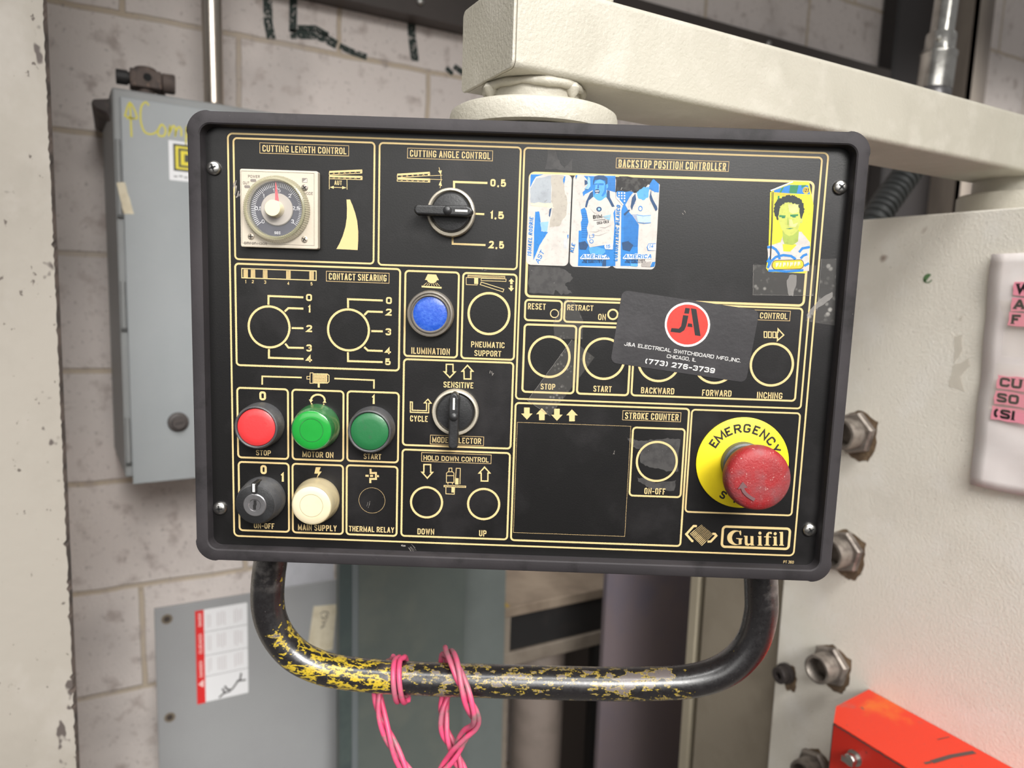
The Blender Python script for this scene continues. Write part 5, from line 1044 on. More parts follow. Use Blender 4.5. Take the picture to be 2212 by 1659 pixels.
# stickers and tape on the face
SCOL = dict(white=(236, 234, 230), red=(232, 62, 52), ink=(34, 32, 34), blue=(28, 128, 208), blue2=(20, 104, 184), grey=(176, 182, 188), tan=(190, 181, 168), cream=(226, 216, 192), sky=(150, 196, 220), sky2=(84, 170, 232), navy=(22, 70, 116),
            ltgrey=(206, 208, 210), paper=(216, 208, 200), fold=(176, 168, 162), ltblue=(186, 208, 222), green=(30, 130, 76), amber=(240, 190, 48), amber2=(246, 206, 40), yellow=(240, 224, 40), skin=(200, 206, 92), skin2=(168, 188, 78), skinlt=(216, 214, 140), hair=(20, 34, 34), eye=(40, 120, 84), skyblue=(60, 150, 220))
def scm(c): return mat('sticker_' + c, tuple(int(v * .84) for v in SCOL[c]), .45, var=[(tuple(int(v * .74) for v in SCOL[c]), 130, (.48, .8)), (tuple(int(v * .72) for v in SCOL[c]), 420, (.56, .72))], spec=.4)
def art(name, base, basecol, key, label, d0=.18):
    cols = [basecol]; b = MB(); b.prism(base, F, 0, d0, 0); d = d0
    for it in ART[key]:
        c = it[1]
        if c not in cols: cols.append(c)
        i = cols.index(c); d += .0035
        if it[0] == 'K': flat(b, F, [it[2]], i, d)
        elif it[0] == 'X': flat(b, F, text_along(it[2], (it[3], it[4]), (it[5], it[6]), it[7], it[8], .2 if c == 'blue' else 0), i, d)
        elif it[0] == 'S': flat(b, F, strip(it[2], it[3]), i, d)
    return part(b, name, [scm(c) if c != 'card' else mat('card_black', (40, 38, 40), .4, var=((56, 54, 56), 30, (.5, .75)), speck=((120, 116, 114), 500, .74), bump=.1, bs=300) for c in cols], label=label)
def rot_ring(cx, cz, w_, h_, r, deg):
    a = math.radians(deg); return [(cx + x * math.cos(a) - y * math.sin(a), cz + x * math.sin(a) + y * math.cos(a)) for x, y in ring(-w_ / 2, -h_ / 2, w_ / 2, h_ / 2, r)]
def torn(pts, amp=.5, n=9):
    o = []
    for i, p in enumerate(pts):
        q = pts[(i + 1) % len(pts)]
        for k in range(n): t = k / n; o.append((p[0] + (q[0] - p[0]) * t + random.uniform(-amp, amp), p[1] + (q[1] - p[1]) * t + random.uniform(-amp, amp)))
    return o
art('business_sticker', rot_ring(103.4, 13.1, 87.3, 46.2, 4, -6.5), 'card', 'card', 'tilted black sticker with a round red logo and phone number', .3)
art('player_sticker', ring(1.7, 54.6, 28.0, 110.0, 3), 'paper', 'st1', 'worn player sticker with its picture scraped off, first of the three')
art('player_sticker', ring(28.9, 54.3, 55.2, 110.4, 3), 'paper', 'st2', 'blue and white sticker of a shouting player, middle of the three')
s3 = [(x, z) for x, z in ring(55.5, 54.2, 82.3, 110, 3) if z < 90] 
s3 = [p for p in s3 if p[0] > 60] + [(82.2, 106.0), (80.4, 107.0), (79.0, 108.4), (77.9, 108.0), (76.6, 105.6), (75.0, 105.8), (73.6, 104.0), (72.4, 104.4), (71.5, 102.6), (70.3, 102.4), (69.0, 100.6), (66.5, 100.4), (64.6, 101.6), (62.2, 102.2), (60.6, 100.6), (58.5, 101.0), (57.0, 100.0), (55.6, 100.6)] + [p for p in s3 if p[0] <= 60]
art('player_sticker', s3, 'paper', 'st3', 'player sticker torn across the top, last of the three')
art('portrait_sticker', [(150.3, 103.6), (152.2, 66), (151.4, 57.4), (153.2, 55.2), (175.8, 55.0), (178.2, 57.4), (178.0, 70), (177.6, 96.6), (173.6, 110.4), (163.7, 110.5), (157, 107.4)], 'yellow', 'port', 'yellow portrait sticker of a dark haired man in a pale collar, near the upper right corner')
resid = mat('adhesive_residue', (54, 52, 51), .6, var=((40, 38, 38), 160, (.45, .6)), speck=((104, 100, 98), 420, .68))
b = MB(); flat(b, F, [torn([(56, 101.5), (57.2, 110.3), (76, 108.6), (75, 105.6), (70, 102), (64, 101)], .5, 4)], 0, .2); part(b, 'adhesive_residue', mat('residue_dark', (34, 32, 32), .7, var=((60, 58, 56), 200, (.5, .6)), speck=((150, 146, 140), 380, .66)), label='dark residue where the last sticker was torn off')
b = MB(); flat(b, F, [torn([(80.0, 5), (0, 0)], .1, 1)] if 0 else [], 0, .1)
for P in ([(70, -53), (76, -54.5), (79, -55), (86, -54), (97, -52.6), (104.6, -53), (104.8, -74), (97, -74.6), (92.5, -73), (86, -72), (80.2, -69.4), (79.6, -60), (76.5, -60), (73.6, -57)],
          [(78.6, -79.2), (86, -80), (91, -82.5), (103.6, -80), (103.4, -87.4), (88, -86.4), (80.6, -82.6)]): flat(b, F, [torn(P, .5, 5)], 0, .1)
part(b, 'adhesive_residue', resid, label='grey patchy residue across the stroke counter circle')
b = MB(); flat(b, F, [torn([(11.5, 113.2), (12.2, 126), (17, 126.4), (19, 119), (23, 114), (27.5, 120), (28, 112.4)], .6, 5)], 0, .1); part(b, 'adhesive_residue', resid, label='speckled residue above the player stickers')
b = MB(); flat(b, F, [torn([(3.5, 53.6), (22, 54), (30, 50), (31, 46), (26, 44), (31, 38), (24, 37), (21, 40), (20, 36.4), (4, 37)], .6, 5)], 0, .1); part(b, 'adhesive_residue', resid, label='grey residue under the player stickers')
for P, bub, lab in (([(143.4, 59.4), (182.4, 60.2), (182.2, 41.4), (144.4, 40.6)], (300, .35), 'bubbly clear tape under the portrait sticker'), ([(185.2, 64.2), (194.6, 64.7), (197.2, 23.2), (178.6, 25.4), (179.6, 29), (185.4, 32.6)], (230, .5), 'creased clear tape beside the right edge of the face'), ([(32.5, 8.7), (47.3, -2.0), (20.7, -40.7), (5.6, -31.1)], (420, .22), 'slanting clear tape over the stop circle'), ([(20.4, 19), (21.2, 8.9), (39, 9.4), (39, 21), (34, 31), (27.6, 34.4)], (500, .12), 'short clear tape over the reset and retract boxes')):
    m = clear('clear_tape_%d' % bub[0], .07, .25, (176, 172, 166), bub)
    b = MB(); flat(b, F, [torn(P, .12, 30)], 0, .24); edge = mat('tape_edge', (120, 116, 112), .5)
    flat(b, F, strip(torn([P[0], P[-1]], .15, 24)[:25], .16), 1, .26); flat(b, F, strip([P[-2], P[-1]], .12), 1, .26)
    part(b, 'clear_tape', [m, edge], label=lab)
b = MB(); flat(b, F, [torn([(166.2, 53.6), (170.6, 54), (171.2, 49), (169.4, 40.8), (166.8, 40.8), (164.6, 49)], .3, 4)], 0, .28); flat(b, F, [torn([(179, 29.6), (186, 39), (190, 42), (194, 44), (194.4, 41), (189, 36), (184.4, 33), (180, 28)], .25, 3)], 0, .28)
part(b, 'tape_crease', clear('tape_crease_milky', .5, .35, (150, 146, 142)), label='milky creases in the clear tape')
# scuffs
for x, z, L_, a, wd in ((-181, 96, 6, 60, .8), (-180, 92, 7, 75, 1.3), (-178.5, 90, 5, 50, 1.6), (-69, -131, 7, -45, .35), (-67, -130, 6, -48, .25), (-73, -130.4, 2, 20, 1.8), (98, 90, 2, -60, .6), (-96, -105, 5, 65, .25), (12, 94, 3, 20, .3), (62, -64, 2, 70, .4), (-25, 50, 3, 30, .25), (-18, -15, 3, 85, .7), (120, -70, 4, -50, .3)):
    sc_ = []; b = MB()
    for k in range(3):
        aa = math.radians(a + random.uniform(-25, 25)); ox, oz = random.uniform(-1, 1), random.uniform(-1, 1); sc_ += strip([(x + ox, z + oz), (x + ox + L_ * .6 * math.cos(aa), z + oz + L_ * .6 * math.sin(aa))], wd * .5)
    flat(b, F, sc_, 0, .2); part(b, 'scuff_mark', mat('scuff_grey', (128, 122, 116), .7))


# ---------------------------------------------------------------- pink wire knotted round the handle
pink = mat('pink_wire', (206, 72, 110), .45, var=[((172, 96, 114), 60, (.45, .62)), ((124, 102, 100), 90, (.53, .68))], bump=.1, bs=500)
WB = Vector((-.05, .06, -.40))
wire = thing('pink_wire', 'twisted pink electrical wire looped round the console handle and hanging down', 'wire', turned(WB), ROT)
def wpart(mb, name): return mb.build(name, pink, wire, 0, -WB)
for x0, dx, rr in ((-.0868, .0035, .0143), (-.0826, .0045, .0146)):
    b = MB(); pts = []
    for k in range(40):
        a = 2 * PI * k / 40; s_ = math.sin(a); c_ = math.cos(a)
        pts.append((x0 + dx * (.5 - .5 * s_) * (1 if c_ > -.3 else .4) + (.002 if c_ < 0 else 0), .060 - rr * c_, -.2577 + rr * s_ * (1.0 if s_ > 0 else 1.28) + .0006))
    wpart(b.tube(pts, .0020, 14, closed=True), 'wire_loop')
def twisted(path, turns, off, r, name, n=2, ph=0):
    P = smooth_path(path, 14); T = len(P)
    for j in range(n):
        pts = []; u = Vector((1, 0, 0))
        for i, p in enumerate(P):
            t = (P[min(T - 1, i + 1)] - P[max(0, i - 1)]).normalized(); u = (u - t * u.dot(t)).normalized(); w_ = t.cross(u)
            a = ph + 2 * PI * (turns * i / (T - 1) + j / n); pts.append(p + (u * math.cos(a) + w_ * math.sin(a)) * off)
        wpart(MB().tube(pts, r, 12), name)
twisted([(-.090, .077, -.252), (-.0995, .078, -.262), (-.1025, .076, -.274), (-.1000, .070, -.2895), (-.0925, .064, -.3065), (-.0845, .062, -.3225), (-.075, .060, -.337), (-.064, .058, -.352), (-.056, .056, -.372), (-.054, .056, -.395)], 1.9, .0029, .0020, 'wire_strand', 3)
twisted([(-.0505, .077, -.262), (-.0500, .0755, -.2450), (-.0465, .064, -.2380), (-.0400, .0505, -.2398), (-.0340, .0418, -.2500), (-.0288, .0390, -.262), (-.0245, .0405, -.2740), (-.0245, .046, -.2845), (-.0300, .050, -.2945), (-.0370, .053, -.308), (-.0420, .055, -.320), (-.0500, .056, -.334), (-.056, .056, -.350), (-.058, .056, -.375)], 2.1, .0029, .0020, 'wire_strand', 3, .6)
twisted([(-.0485, .078, -.262), (-.0480, .077, -.276), (-.0500, .070, -.290), (-.0475, .066, -.305), (-.0405, .063, -.318), (-.0335, .060, -.333), (-.0300, .058, -.350), (-.032, .057, -.375)], 1.5, .0028, .0020, 'wire_strand', 3, 1.2)

# ---------------------------------------------------------------- boom that carries the console
AX = Vector(turned((.004, .074, 0))); ay0, ay1, az0, az1 = .0245, .1015, 1.4292, 1.4850
boom = thing('support_boom', 'cream square tube boom reaching over the console to the machine on the right', 'boom', (AX.x, AX.y, 1.397))
def bp(mb, name, mats=cream, bevel=0, label=None, seg=3): 
    o = mb.build(name, mats, boom, bevel, (-AX.x, -AX.y, -1.397), seg)
    if label: o['label'] = label
    return o
fx_ = frame((0, 0, 0), (0, -1, 0), (0, 0, 1))          # looking along the boom; depth runs towards -X
def section(r, g): return ring(-(ay1 + g) * 1000, (az0 - g) * 1000, -(ay0 - g) * 1000, (az1 + g) * 1000, r, 8)
bp(MB().prism(section(4.5, 0), fx_, -1020, -3.2), 'square_tube')
bp(MB().prism(section(5, -.0006), fx_, -3.2, -2.6), 'seam', mat('seam_shadow', (120, 112, 98), .7))
bp(MB().prism(section(5, .0004), fx_, -2.6, -.4), 'end_cap', bevel=.0007, seg=2)
bp(MB().lathe((AX.x, AX.y, 1.4115), (0, 0, 1), [(.0320, 0), (.0318, .012), (.0325, .018)], 64), 'swivel_neck')
random.seed(3)
bead = MB(); wv = [random.uniform(.7, 1.5) for _ in range(24)]
ptsb = [(AX.x + .0335 * math.cos(2 * PI * k / 96), AX.y + .0335 * math.sin(2 * PI * k / 96), 1.4278 - .0008 * wv[(k // 4) % 24]) for k in range(96)]
bead.tube(ptsb, .003, 10, closed=True, rad=[.0026 * (wv[(k // 4) % 24] * (1 - (k % 4) / 4) + wv[(k // 4 + 1) % 24] * (k % 4) / 4) for k in range(96)])
bp(bead, 'weld_bead')
for a, s_ in ((-70, .0052), (178, .0058)):
    bl = MB(); bl.lathe((AX.x + .0335 * math.cos(math.radians(a)), AX.y + .0335 * math.sin(math.radians(a)), 1.4212), (0, 0, 1), [(.0012, -.003), (s_ * .8, .001), (s_, .004), (s_ * .7, .0072)], 14); bp(bl, 'weld_lump')
bp(MB().lathe((AX.x, AX.y, 1.3962), (0, 0, 1), [(.0560, .0002), (.0590, .001), (.0592, .0022), (.0592, .0110), (.0584, .0140), (.0560, .0155), (.030, .0158)], 96), 'swivel_flange')
b = MB(); a = math.radians(-26)
for r_ in (.0593,): b.box(-.0003, .0003, -.0002, .0004, 0, .012)
o = b.build('flange_slot', void, boom); o.location = (.0593 * math.cos(a), .0593 * math.sin(a), .0008); o.rotation_euler = (0, 0, a + PI / 2)
bp(MB().box(.066, .083, .032, .062, az1, az1 + .03), 'top_block', bevel=.003)
PX = .672
bp(MB().lathe((PX, .063, 1.3895), (0, 0, 1), [(.0590, 0), (.0592, .022), (.0575, .0240)], 64), 'pivot_collar', label='round cream pivot collar standing on the machine')
bp(MB().lathe((PX, .063, 1.4135), (0, 0, 1), [(.045, 0), (.045, .0157)], 48), 'pivot_neck')

# ---------------------------------------------------------------- machine on the right
mc = mat('machine_cream', (234, 229, 217), .5, var=[((220, 214, 202), 5, (.48, .72)), ((238, 234, 225), 16, (.5, .7))], speck=[((172, 164, 150), 300, .67), ((110, 90, 76), 30, .72), ((150, 132, 120), 7, .66)], bump=.5, bs=330)
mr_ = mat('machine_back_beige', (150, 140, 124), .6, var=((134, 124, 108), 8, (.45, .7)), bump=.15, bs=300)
MX = .570
mach = thing('machine_cabinet', 'large cream textured machine side with pipe fittings, right of the console', 'machine', (1.05, -.1, 0))
def mp_(mb, name, mats, bevel=0, label=None, par=None):
    o = mb.build(name, mats, par or mach, bevel, None if par else (-1.05, .1, 0))
    if label: o['label'] = label
    return o
mp_(MB().box(MX, 1.6, -1.1, .2515, 0, 1.3885), 'side_panel', mc, .0018)
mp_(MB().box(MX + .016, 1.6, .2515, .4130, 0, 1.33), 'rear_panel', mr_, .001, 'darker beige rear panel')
mp_(MB().box(MX + .05, 1.6, .4130, .4300, 0, 1.32), 'dark_gap', void)
mp_(MB().box(MX + .016, 1.6, .4285, .4450, 0, 1.32), 'rear_strip', mat('strip_cream', (170, 160, 140), .6))
NX = (-1, 0, 0)
def fitting(y, z, r_nut, r_pipe, length, label, grease=True):
    rustm = mat('fitting_grease', (98, 80, 62), .6, var=((130, 110, 86), 80, (.45, .65)))
    nut = MB().lathe((MX, y, z), NX, [(r_nut, 0), (r_nut, .007), (r_nut * .93, .0095), (r_pipe * 1.1, .0095)], 6, smooth=False, a0=.3)
    o = mp_(nut, 'pipe_fitting', dull, .0006, label)
    pipe = MB().lathe((0, 0, 0), NX, [(r_pipe, .0), (r_pipe, length * .9), (r_pipe * .96, length), (r_pipe * .80, length), (r_pipe * .74, length * .93), (r_pipe * .70, length * .35), (.0005, length * .33)], 40, cap=False)
    p = pipe.build('nipple', dull, o); p.location = (MX, y, z)
    gb = MB(); fy = frame((MX, y, z), (0, -1, 0), (0, 0, 1))
    if grease: flat(gb, fy, [torn([(-r_nut * 900, -r_nut * 500), (-r_nut * 300, -r_nut * 1050), (r_nut * 300, -r_nut * 1250), (r_nut * 700, -r_nut * 1150), (r_nut * 1020, -r_nut * 500), (r_nut * 1000, r_nut * 700), (0, r_nut * 1060), (-r_nut * 950, r_nut * 500)], 1.2, 5)], 0, .4); gb.build('grease_stain', rustm, o)
fitting(.1628, 1.1297, .0275, .0190, .030, 'hex pipe fitting at the upper right edge of the console')
fitting(.1630, .9784, .0275, .0190, .030, 'hex pipe fitting by the lower right corner of the console')
fitting(.1655, .8250, .0265, .0185, .030, 'open hex pipe fitting midway between console and red guard')
fitting(.1735, .6745, .0265, .0185, .030, 'pipe fitting at the bottom edge beside the red guard')
o = mp_(MB().lathe((MX, .2325, .7795), NX, [(.0140, 0), (.0140, .006), (.0115, .0075), (.0115, .016), (.0100, .0175), (.0050, .0175), (.0045, .008), (.0004, .0078)], 32, cap=False), 'hose_barb', mat('barb_dark', (62, 56, 54), .5, metal=.3, bump=.2), label='small dark round fitting at the machine edge')
gb = MB(); flat(gb, frame((MX, .232, .7795), (0, -1, 0), (0, 0, 1)), [torn([(-8, -8), (2, -26), (8, -20), (16, -22), (17, 0), (12, 14), (-6, 12)], 2, 4)], 0, .4); gb.build('grease_stain', MATS['fitting_grease'], o)
b = MB(); fm = frame((MX, .0, 0), (0, -1, 0), (0, 0, 1)); flat(b, fm, [[(x - 92.8, z + 1317.8) for x, z in circle(0, 0, 5.5, 20)][3:14]], 0, .3); flat(b, fm, strip([(x - 92.8, z + 1317.8) for x, z in circle(0, 0, 4.2, 24)][12:], 1.2), 0, .3)
mp_(b, 'sticker_scrap', mat('scrap_green', (92, 128, 84), .5), label='tiny green sticker scrap')
b = MB()
for P in ([(-57, 1256), (-49, 1258), (-47, 1240), (-54, 1226)], [(-55, 1224), (-40, 1234), (-38, 1226), (-46, 1214), (-40, 1198), (-57, 1202)], [(-55, 1276), (-50, 1280), (-51, 1272)]): flat(b, fm, [torn(P, .8, 4)], 0, .25)
mp_(b, 'tape_remnant', clear('remnant_clear', .55, .3, (226, 220, 208)))

# paper notice taped to the machine
papm = mat('notice_paper', (236, 228, 226), .6, var=[((226, 216, 210), 7, (.5, .75)), ((240, 234, 232), 20, (.5, .7))]); rough_t = clear('notice_tape', .10, .2, (230, 222, 200), (150, .10))
note = thing('paper_notice', 'creased white paper notice with pink highlighted lettering on the machine side', 'notice', (MX - .002, -.05, 1.09))
nb = MB(); R_, Cn = 26, 14
for j in range(R_ + 1):
    for i in range(Cn + 1):
        t = j / R_; yl = .0205 + .0068 * (t ** .8); y = yl - i / Cn * .195; z = 1.1015 + .2412 * t + .004 * (i / Cn) * (1 if t < .1 else .5)
        dx = .0030 + .0009 * math.sin(9 * t + 2 * i / Cn) + .0007 * math.sin(23 * t + i) + (.0022 * max(0, .14 - t) / .14) + .0006 * math.sin(i * 1.3)
        nb.v.append((MX - dx, y, z))
for j in range(R_):
    for i in range(Cn): a = j * (Cn + 1) + i; nb.f.append([a, a + 1, a + Cn + 2, a + Cn + 1]); nb.m.append(0); nb.s.append(True)
o = nb.build('sheet', papm, note, 0, (-MX + .002, .05, -1.09)); so = o.modifiers.new('thick', 'SOLIDIFY'); so.thickness = .0003; so.offset = 1
fn = frame((MX - .0062, 0, 0), (0, -1, 0), (0, 0, 1))
def slab_text(s_, x, z, h, wt, gw):
    for ch in s_:
        g = gw * (GL[ch][0] or .1)
        q = text2d(ch, g + wt, h, wt, 0); flat(ink_, fn, [[(p[0] + x, p[1] + z) for p in c] for c in q], 0, .12)
        if ch in 'WAFIU':
            for xx in {'W': (0, g), 'A': (0, g), 'F': (0,), 'I': (0,), 'U': (0, g)}[ch]: flat(ink_, fn, strip([(x + xx - wt * .3, z + (h - .4 if ch in 'WU' else .4)), (x + xx + wt * 1.35, z + (h - .4 if ch in 'WU' else .4))], .8), 0, .13)
        x += g + wt + 1.2
for rows in ((('W', -1.5, 1303.0), ('A', -1.2, 1287.5), ('F', -.7, 1272.5)), (('CU', 3.2, 1208.6), ('SO', 4.2, 1192.6), ('(SI', 5.2, 1176.4))):   # only the first letters fall inside the picture
    hl = MB(); ink_ = MB()
    for s_, y, z in rows:
        slab_text(s_, -y, z, 9.6, 2.6, 7.2)
        flat(hl, fn, [torn([(-y - 2.6, z - 2), (-y + 40, z - 2), (-y + 40, z + 11.4), (-y - 2.2, z + 11.4)], .7, 5)], 0, .05)
    hl.build('highlighter', mat('highlighter_pink', (250, 158, 178), .6), note, 0, (-MX + .002, .05, -1.09)); ink_.build('lettering', mat('notice_ink', (34, 28, 30), .5), note, 0, (-MX + .002, .05, -1.09))
tb = MB(); flat(tb, fn, [torn([(-9, 1232), (60, 1232), (60, 1186), (-11, 1184)], .2, 12)], 0, .2); flat(tb, fn, [torn([(-14, 1296), (60, 1298), (60, 1240), (-4, 1240), (-5, 1276)], .2, 12)], 0, .2); tb.build('clear_tape', rough_t, note, 0, (-MX + .002, .05, -1.09))

# red guard bar under the notice
def guardx(N, L, src, noise, ramp, mix):
    mix(ramp(noise(9), .56, .72), (214, 116, 30)); mix(ramp(noise(22), .60, .72), (170, 82, 70)); mix(ramp(noise(130), .69, .71), (92, 74, 68))
gm = mat('guard_red', (208, 50, 24), .42, extra=guardx, bump=.08, bs=200)
gr_ = thing('guard_rail', 'worn red and orange guard bar with a silver bolt, low on the machine side', 'guard', (.52, -.2, .69))
b = MB(); b.box(.4690, MX - .0006, -.62, .0850, .8165, .8195); b.add([(.469, .085, .8195), (MX - .0006, .085, .8195), (MX - .0006, .112, .8195), (.4995, .105, .8195), (.469, .085, .8165), (MX - .0006, .085, .8165), (MX - .0006, .112, .8165), (.4995, .105, .8165)], [(0, 3, 2, 1), (4, 5, 6, 7), (0, 4, 7, 3), (3, 7, 6, 2)])
go = b.build('top_plate', gm, gr_, .0, (-.52, .2, -.69))
b = MB().box(.4690, .4720, -.62, .0855, .62, .8170); b.build('front_plate', mat('guard_red_deep', (190, 36, 20), .45, var=((174, 34, 20), 12, (.45, .7)), speck=((52, 42, 40), 60, .70), bump=.08), gr_, 0, (-.52, .2, -.69))
fg = frame((.4688, 0, 0), (0, -1, 0), (0, 0, 1)); chip = mat('bare_steel_chip', (84, 72, 68), .6, metal=.2)
fgu = lambda x, y, d=0: Vector((x * .001, y * .001, .8197 + d * .001))
for fr_, polys in ((fg, strip(torn([(-85, 817.6), (60, 817.4)], .5, 60)[:61], 1.5)), (fg, strip([(-85, 817), (-85.4, 690)], 1.2)), (fgu, strip([(560, -18), (530, -11), (501, -7.6)], 5) + strip([(500, -7.4), (492, -5.6)], 3)), (fgu, strip([(562, 10), (545, 13)], 1.2))):
    b = MB(); flat(b, fr_, polys, 0, .1); b.build('chipped_paint', chip, gr_, 0, (-.52, .2, -.69))
b = MB().lathe((.469, .0555, .7945), NX, [(.0088, 0), (.0088, .0012), (.0060, .0013), (.0060, .006), (.0068, .0062), (.0068, .0095), (.0060, .0105)], 28); b.box(.4555, .4590, .0485, .0625, .7915, .7975)
b.build('bolt', steel, gr_, 0, (-.52, .2, -.69))['label'] = 'silver bolt'

# ---------------------------------------------------------------- things on and by the block wall
encm = mat('enclosure_grey', (152, 156, 158), .42, var=((145, 150, 152), 6, (.45, .7)), speck=((120, 122, 122), 200, .74), bump=.06, bs=300)
encd = mat('enclosure_grey_side', (140, 142, 142), .45, var=((130, 130, 130), 6, (.45, .7)))
EZ0 = .984; enc = thing('electrical_enclosure', 'tall grey steel electrical enclosure on the block wall, with yellow handwriting on its door', 'electrical box', (-.2225, .80, EZ0), math.radians(4))
EW, ED, EH = .231, .228, .5715
def ep(mb, name, mats, bevel=0, label=None, par=None):
    o = mb.build(name, mats, par or enc, bevel)
    if label: o['label'] = label
    return o
ep(MB().box(0, EW, .006, ED, .006, EH), 'body', encd, .003)
fe = frame((0, -.0012, 0), (1, 0, 0), (0, 0, 1))
dr = MB().box(.0095, EW - .026, -.0012, .0055, -.004, EH - .0125)
door = ep(dr, 'door', encm, .0015)
yl = mat('marker_yellow', (206, 196, 70), .6)
b = MB()
wr = [[(22.5, 505), (22.0, 550)], [(15, 533), (22, 552), (30, 532), (15, 533)], [(17, 530), (28, 531)], [(46, 552), (42, 556), (36, 548), (35, 528), (40, 514), (50, 513), (57, 519)], [(57, 519), (62, 528), (67, 522), (65, 513), (58, 512), (57, 519)], [(71, 513), (73, 527), (73, 519), (77, 528), (80, 526), (80, 515), (81, 521), (85, 528), (88, 524), (88, 515)],
      [(94, 498), (95, 528), (95, 522), (99, 530), (105, 528), (105, 519), (99, 515), (95, 518)], [(110, 517), (111, 530), (111, 525), (117, 531)], [(122, 520), (130, 526), (125, 531), (120, 524), (124, 517), (132, 519)], [(137, 518), (144, 524), (138, 528), (145, 531)]]
for st in wr: flat(b, fe, strip([tuple(p[:2]) for p in smooth_path([(x, y, 0) for x, y in st], 5)] if len(st) > 3 else st, 2.5), 0, .25)
ep(b, 'handwriting', yl, 0, 'yellow handwriting', door)
def dlabel():
    b = MB(); x0, z0 = 70.5, 450.5
    b.prism(ring(x0, z0, x0 + 56, z0 + 57, 1.5), fe, 0, .25, 0)
    flat(b, fe, [ring(x0 + 6, z0 + 14, x0 + 50, z0 + 53, 1)], 1, .3); flat(b, fe, [ring(x0 + 9, z0 + 17, x0 + 47, z0 + 50, 1)], 2, .33); flat(b, fe, [ring(x0 + 13, z0 + 20, x0 + 43, z0 + 47, .5)], 1, .36)
    for q in text2d('D', 17, 21, 5): flat(b, fe, [[(p[0] + x0 + 16, p[1] + z0 + 23) for p in q]], 2, .39)
    for k in range(6): flat(b, fe, [ring(x0 + 6 + k * 7, z0 + 5 + (k % 2), x0 + 11 + k * 7, z0 + 7 + (k % 2), 0)], 3, .3)
    ep(b, 'square_label', [mat('label_white', (226, 226, 228), .5), mat('label_dark', (52, 52, 44), .5), mat('label_yellow', (222, 206, 46), .5), mat('label_grey', (120, 120, 122), .5)], 0, 'white label with a yellow and black square emblem', door)
dlabel()
b = MB(); b.prism(torn([(1.5, 439), (12, 441), (22.5, 397), (9.5, 396)], .5, 6), fe, .0, .5, 0); ep(b, 'masking_tape', mat('masking_tape_tan', (212, 202, 178), .7, var=((196, 184, 158), 60, (.45, .7))), 0, 'torn piece of tan tape')
for z0, z1 in ((.395, .500), (.232, .300), (.03, .098)):
    ep(MB().lathe((.0050, .002, z0), (0, 0, 1), [(.0030, 0), (.0030, z1 - z0)], 14), 'hinge', encd); ep(MB().box(.0012, .0090, .0005, .0040, z0 - .004, z0), 'hinge_stop', mat('hinge_dark', (70, 72, 72), .5))
b = MB().lathe((.0735, -.0012, .0880), NY, [(.0148, 0), (.0150, .004), (.0135, .0062), (.0105, .0068), (.0098, .0135), (.0086, .0150), (.0006, .0150)], 36); flat(b, frame((.0735, -.0164, .088), (1, 0, 0), (0, 0, 1)), strip([(-6, -1), (6, 1)], 1.6), 1, .05)
ep(b, 'latch_knob', [mat('knob_brown', (78, 72, 70), .4), mat('knob_slot', (38, 36, 36), .5)], .0, 'dark round latch knob')
# rusty fitting above the enclosure
rust = mat('rusty_iron', (92, 80, 74), .75, var=[((66, 58, 56), 50, (.45, .65)), ((130, 108, 94), 90, (.56, .7))], bump=.5, bs=220)
pf = thing('pipe_tee', 'rusty iron pipe tee with open holes on top of the grey enclosure', 'pipe fitting', (-.178, .852, 1.5555))
b = MB().box(-.021, .021, -.017, .017, .0125, .038); b.lathe((0, 0, -.0003), (0, 0, 1), [(.012, 0), (.012, .0135)], 24); b.lathe((0, 0, .034), (0, 0, 1), [(.016, 0), (.016, .008), (.012, .010)], 24); b.build('tee_body', rust, pf, .002)
b = MB().lathe((-.019, 0, .026), (-1, 0, 0), [(.0085, 0), (.0085, .004), (.0105, .0045), (.0105, .019), (.0095, .020)], 24); b.build('plug', mat('plug_black', (40, 38, 38), .6, bump=.3), pf)['label'] = 'black plug'
b = MB().lathe((.019, .004, .027), (1, 0, 0), [(.011, 0), (.0115, .003), (.0140, .004), (.0145, .019), (.0135, .021), (.008, .021)], 24); b.build('elbow', rust, pf)
b = MB().lathe((.002, -.0165, .027), NY, [(.0085, 0), (.0085, .0015), (.0058, .0016), (.0056, -.004)], 24, cap=False); flat(b, frame((.002, -.0178, .027), (1, 0, 0), (0, 0, 1)), [circle(0, 0, 5.7, 20)], 1, 0); b.build('port_hole', [rust, void], pf)
b = MB().tube([(.024, .02, .028), (.022, .03, .016), (.020, .032, -.0003)], .006, 12); b.build('stub_pipe', rust, pf)
br_ = MB(); br_.prism([(-247, 1545), (-219, 1550), (-221, 1539), (-226, 1516), (-231, 1528), (-243, 1532), (-250, 1538)], frame((0, .86, 0), (1, 0, 0), (0, 0, 1)), -180, 8, 0)
tag(br_.build('wall_bracket', mat('bracket_dark', (70, 62, 60), .7, var=((96, 86, 80), 40, (.5, .7))), bevel=.002), 'dark steel bracket behind the upper left corner of the grey enclosure', 'bracket')
# conduit up from the enclosure
cp = thing('wall_conduit', 'straight galvanised conduit rising from the top of the grey enclosure', 'conduit', (-.0785, .895, 1.5555))
galv = mat('galvanised_tube', (190, 182, 172), .3, metal=.9, var=[((150, 140, 132), 30, (.45, .7)), ((206, 190, 172), 12, (.5, .75))], stretch=(1, 1, .12), bump=.1, bs=200)
MB().tube([(0, 0, 0), (-.004, 0, .5), (-.012, 0, 1.4)], .0152, 28).build('tube', galv, cp); MB().lathe((0, 0, -.0003), (0, 0, 1), [(.026, 0), (.026, .005), (.021, .007), (.021, .014), (.016, .016)], 10, smooth=False).build('locknut', dull, cp)
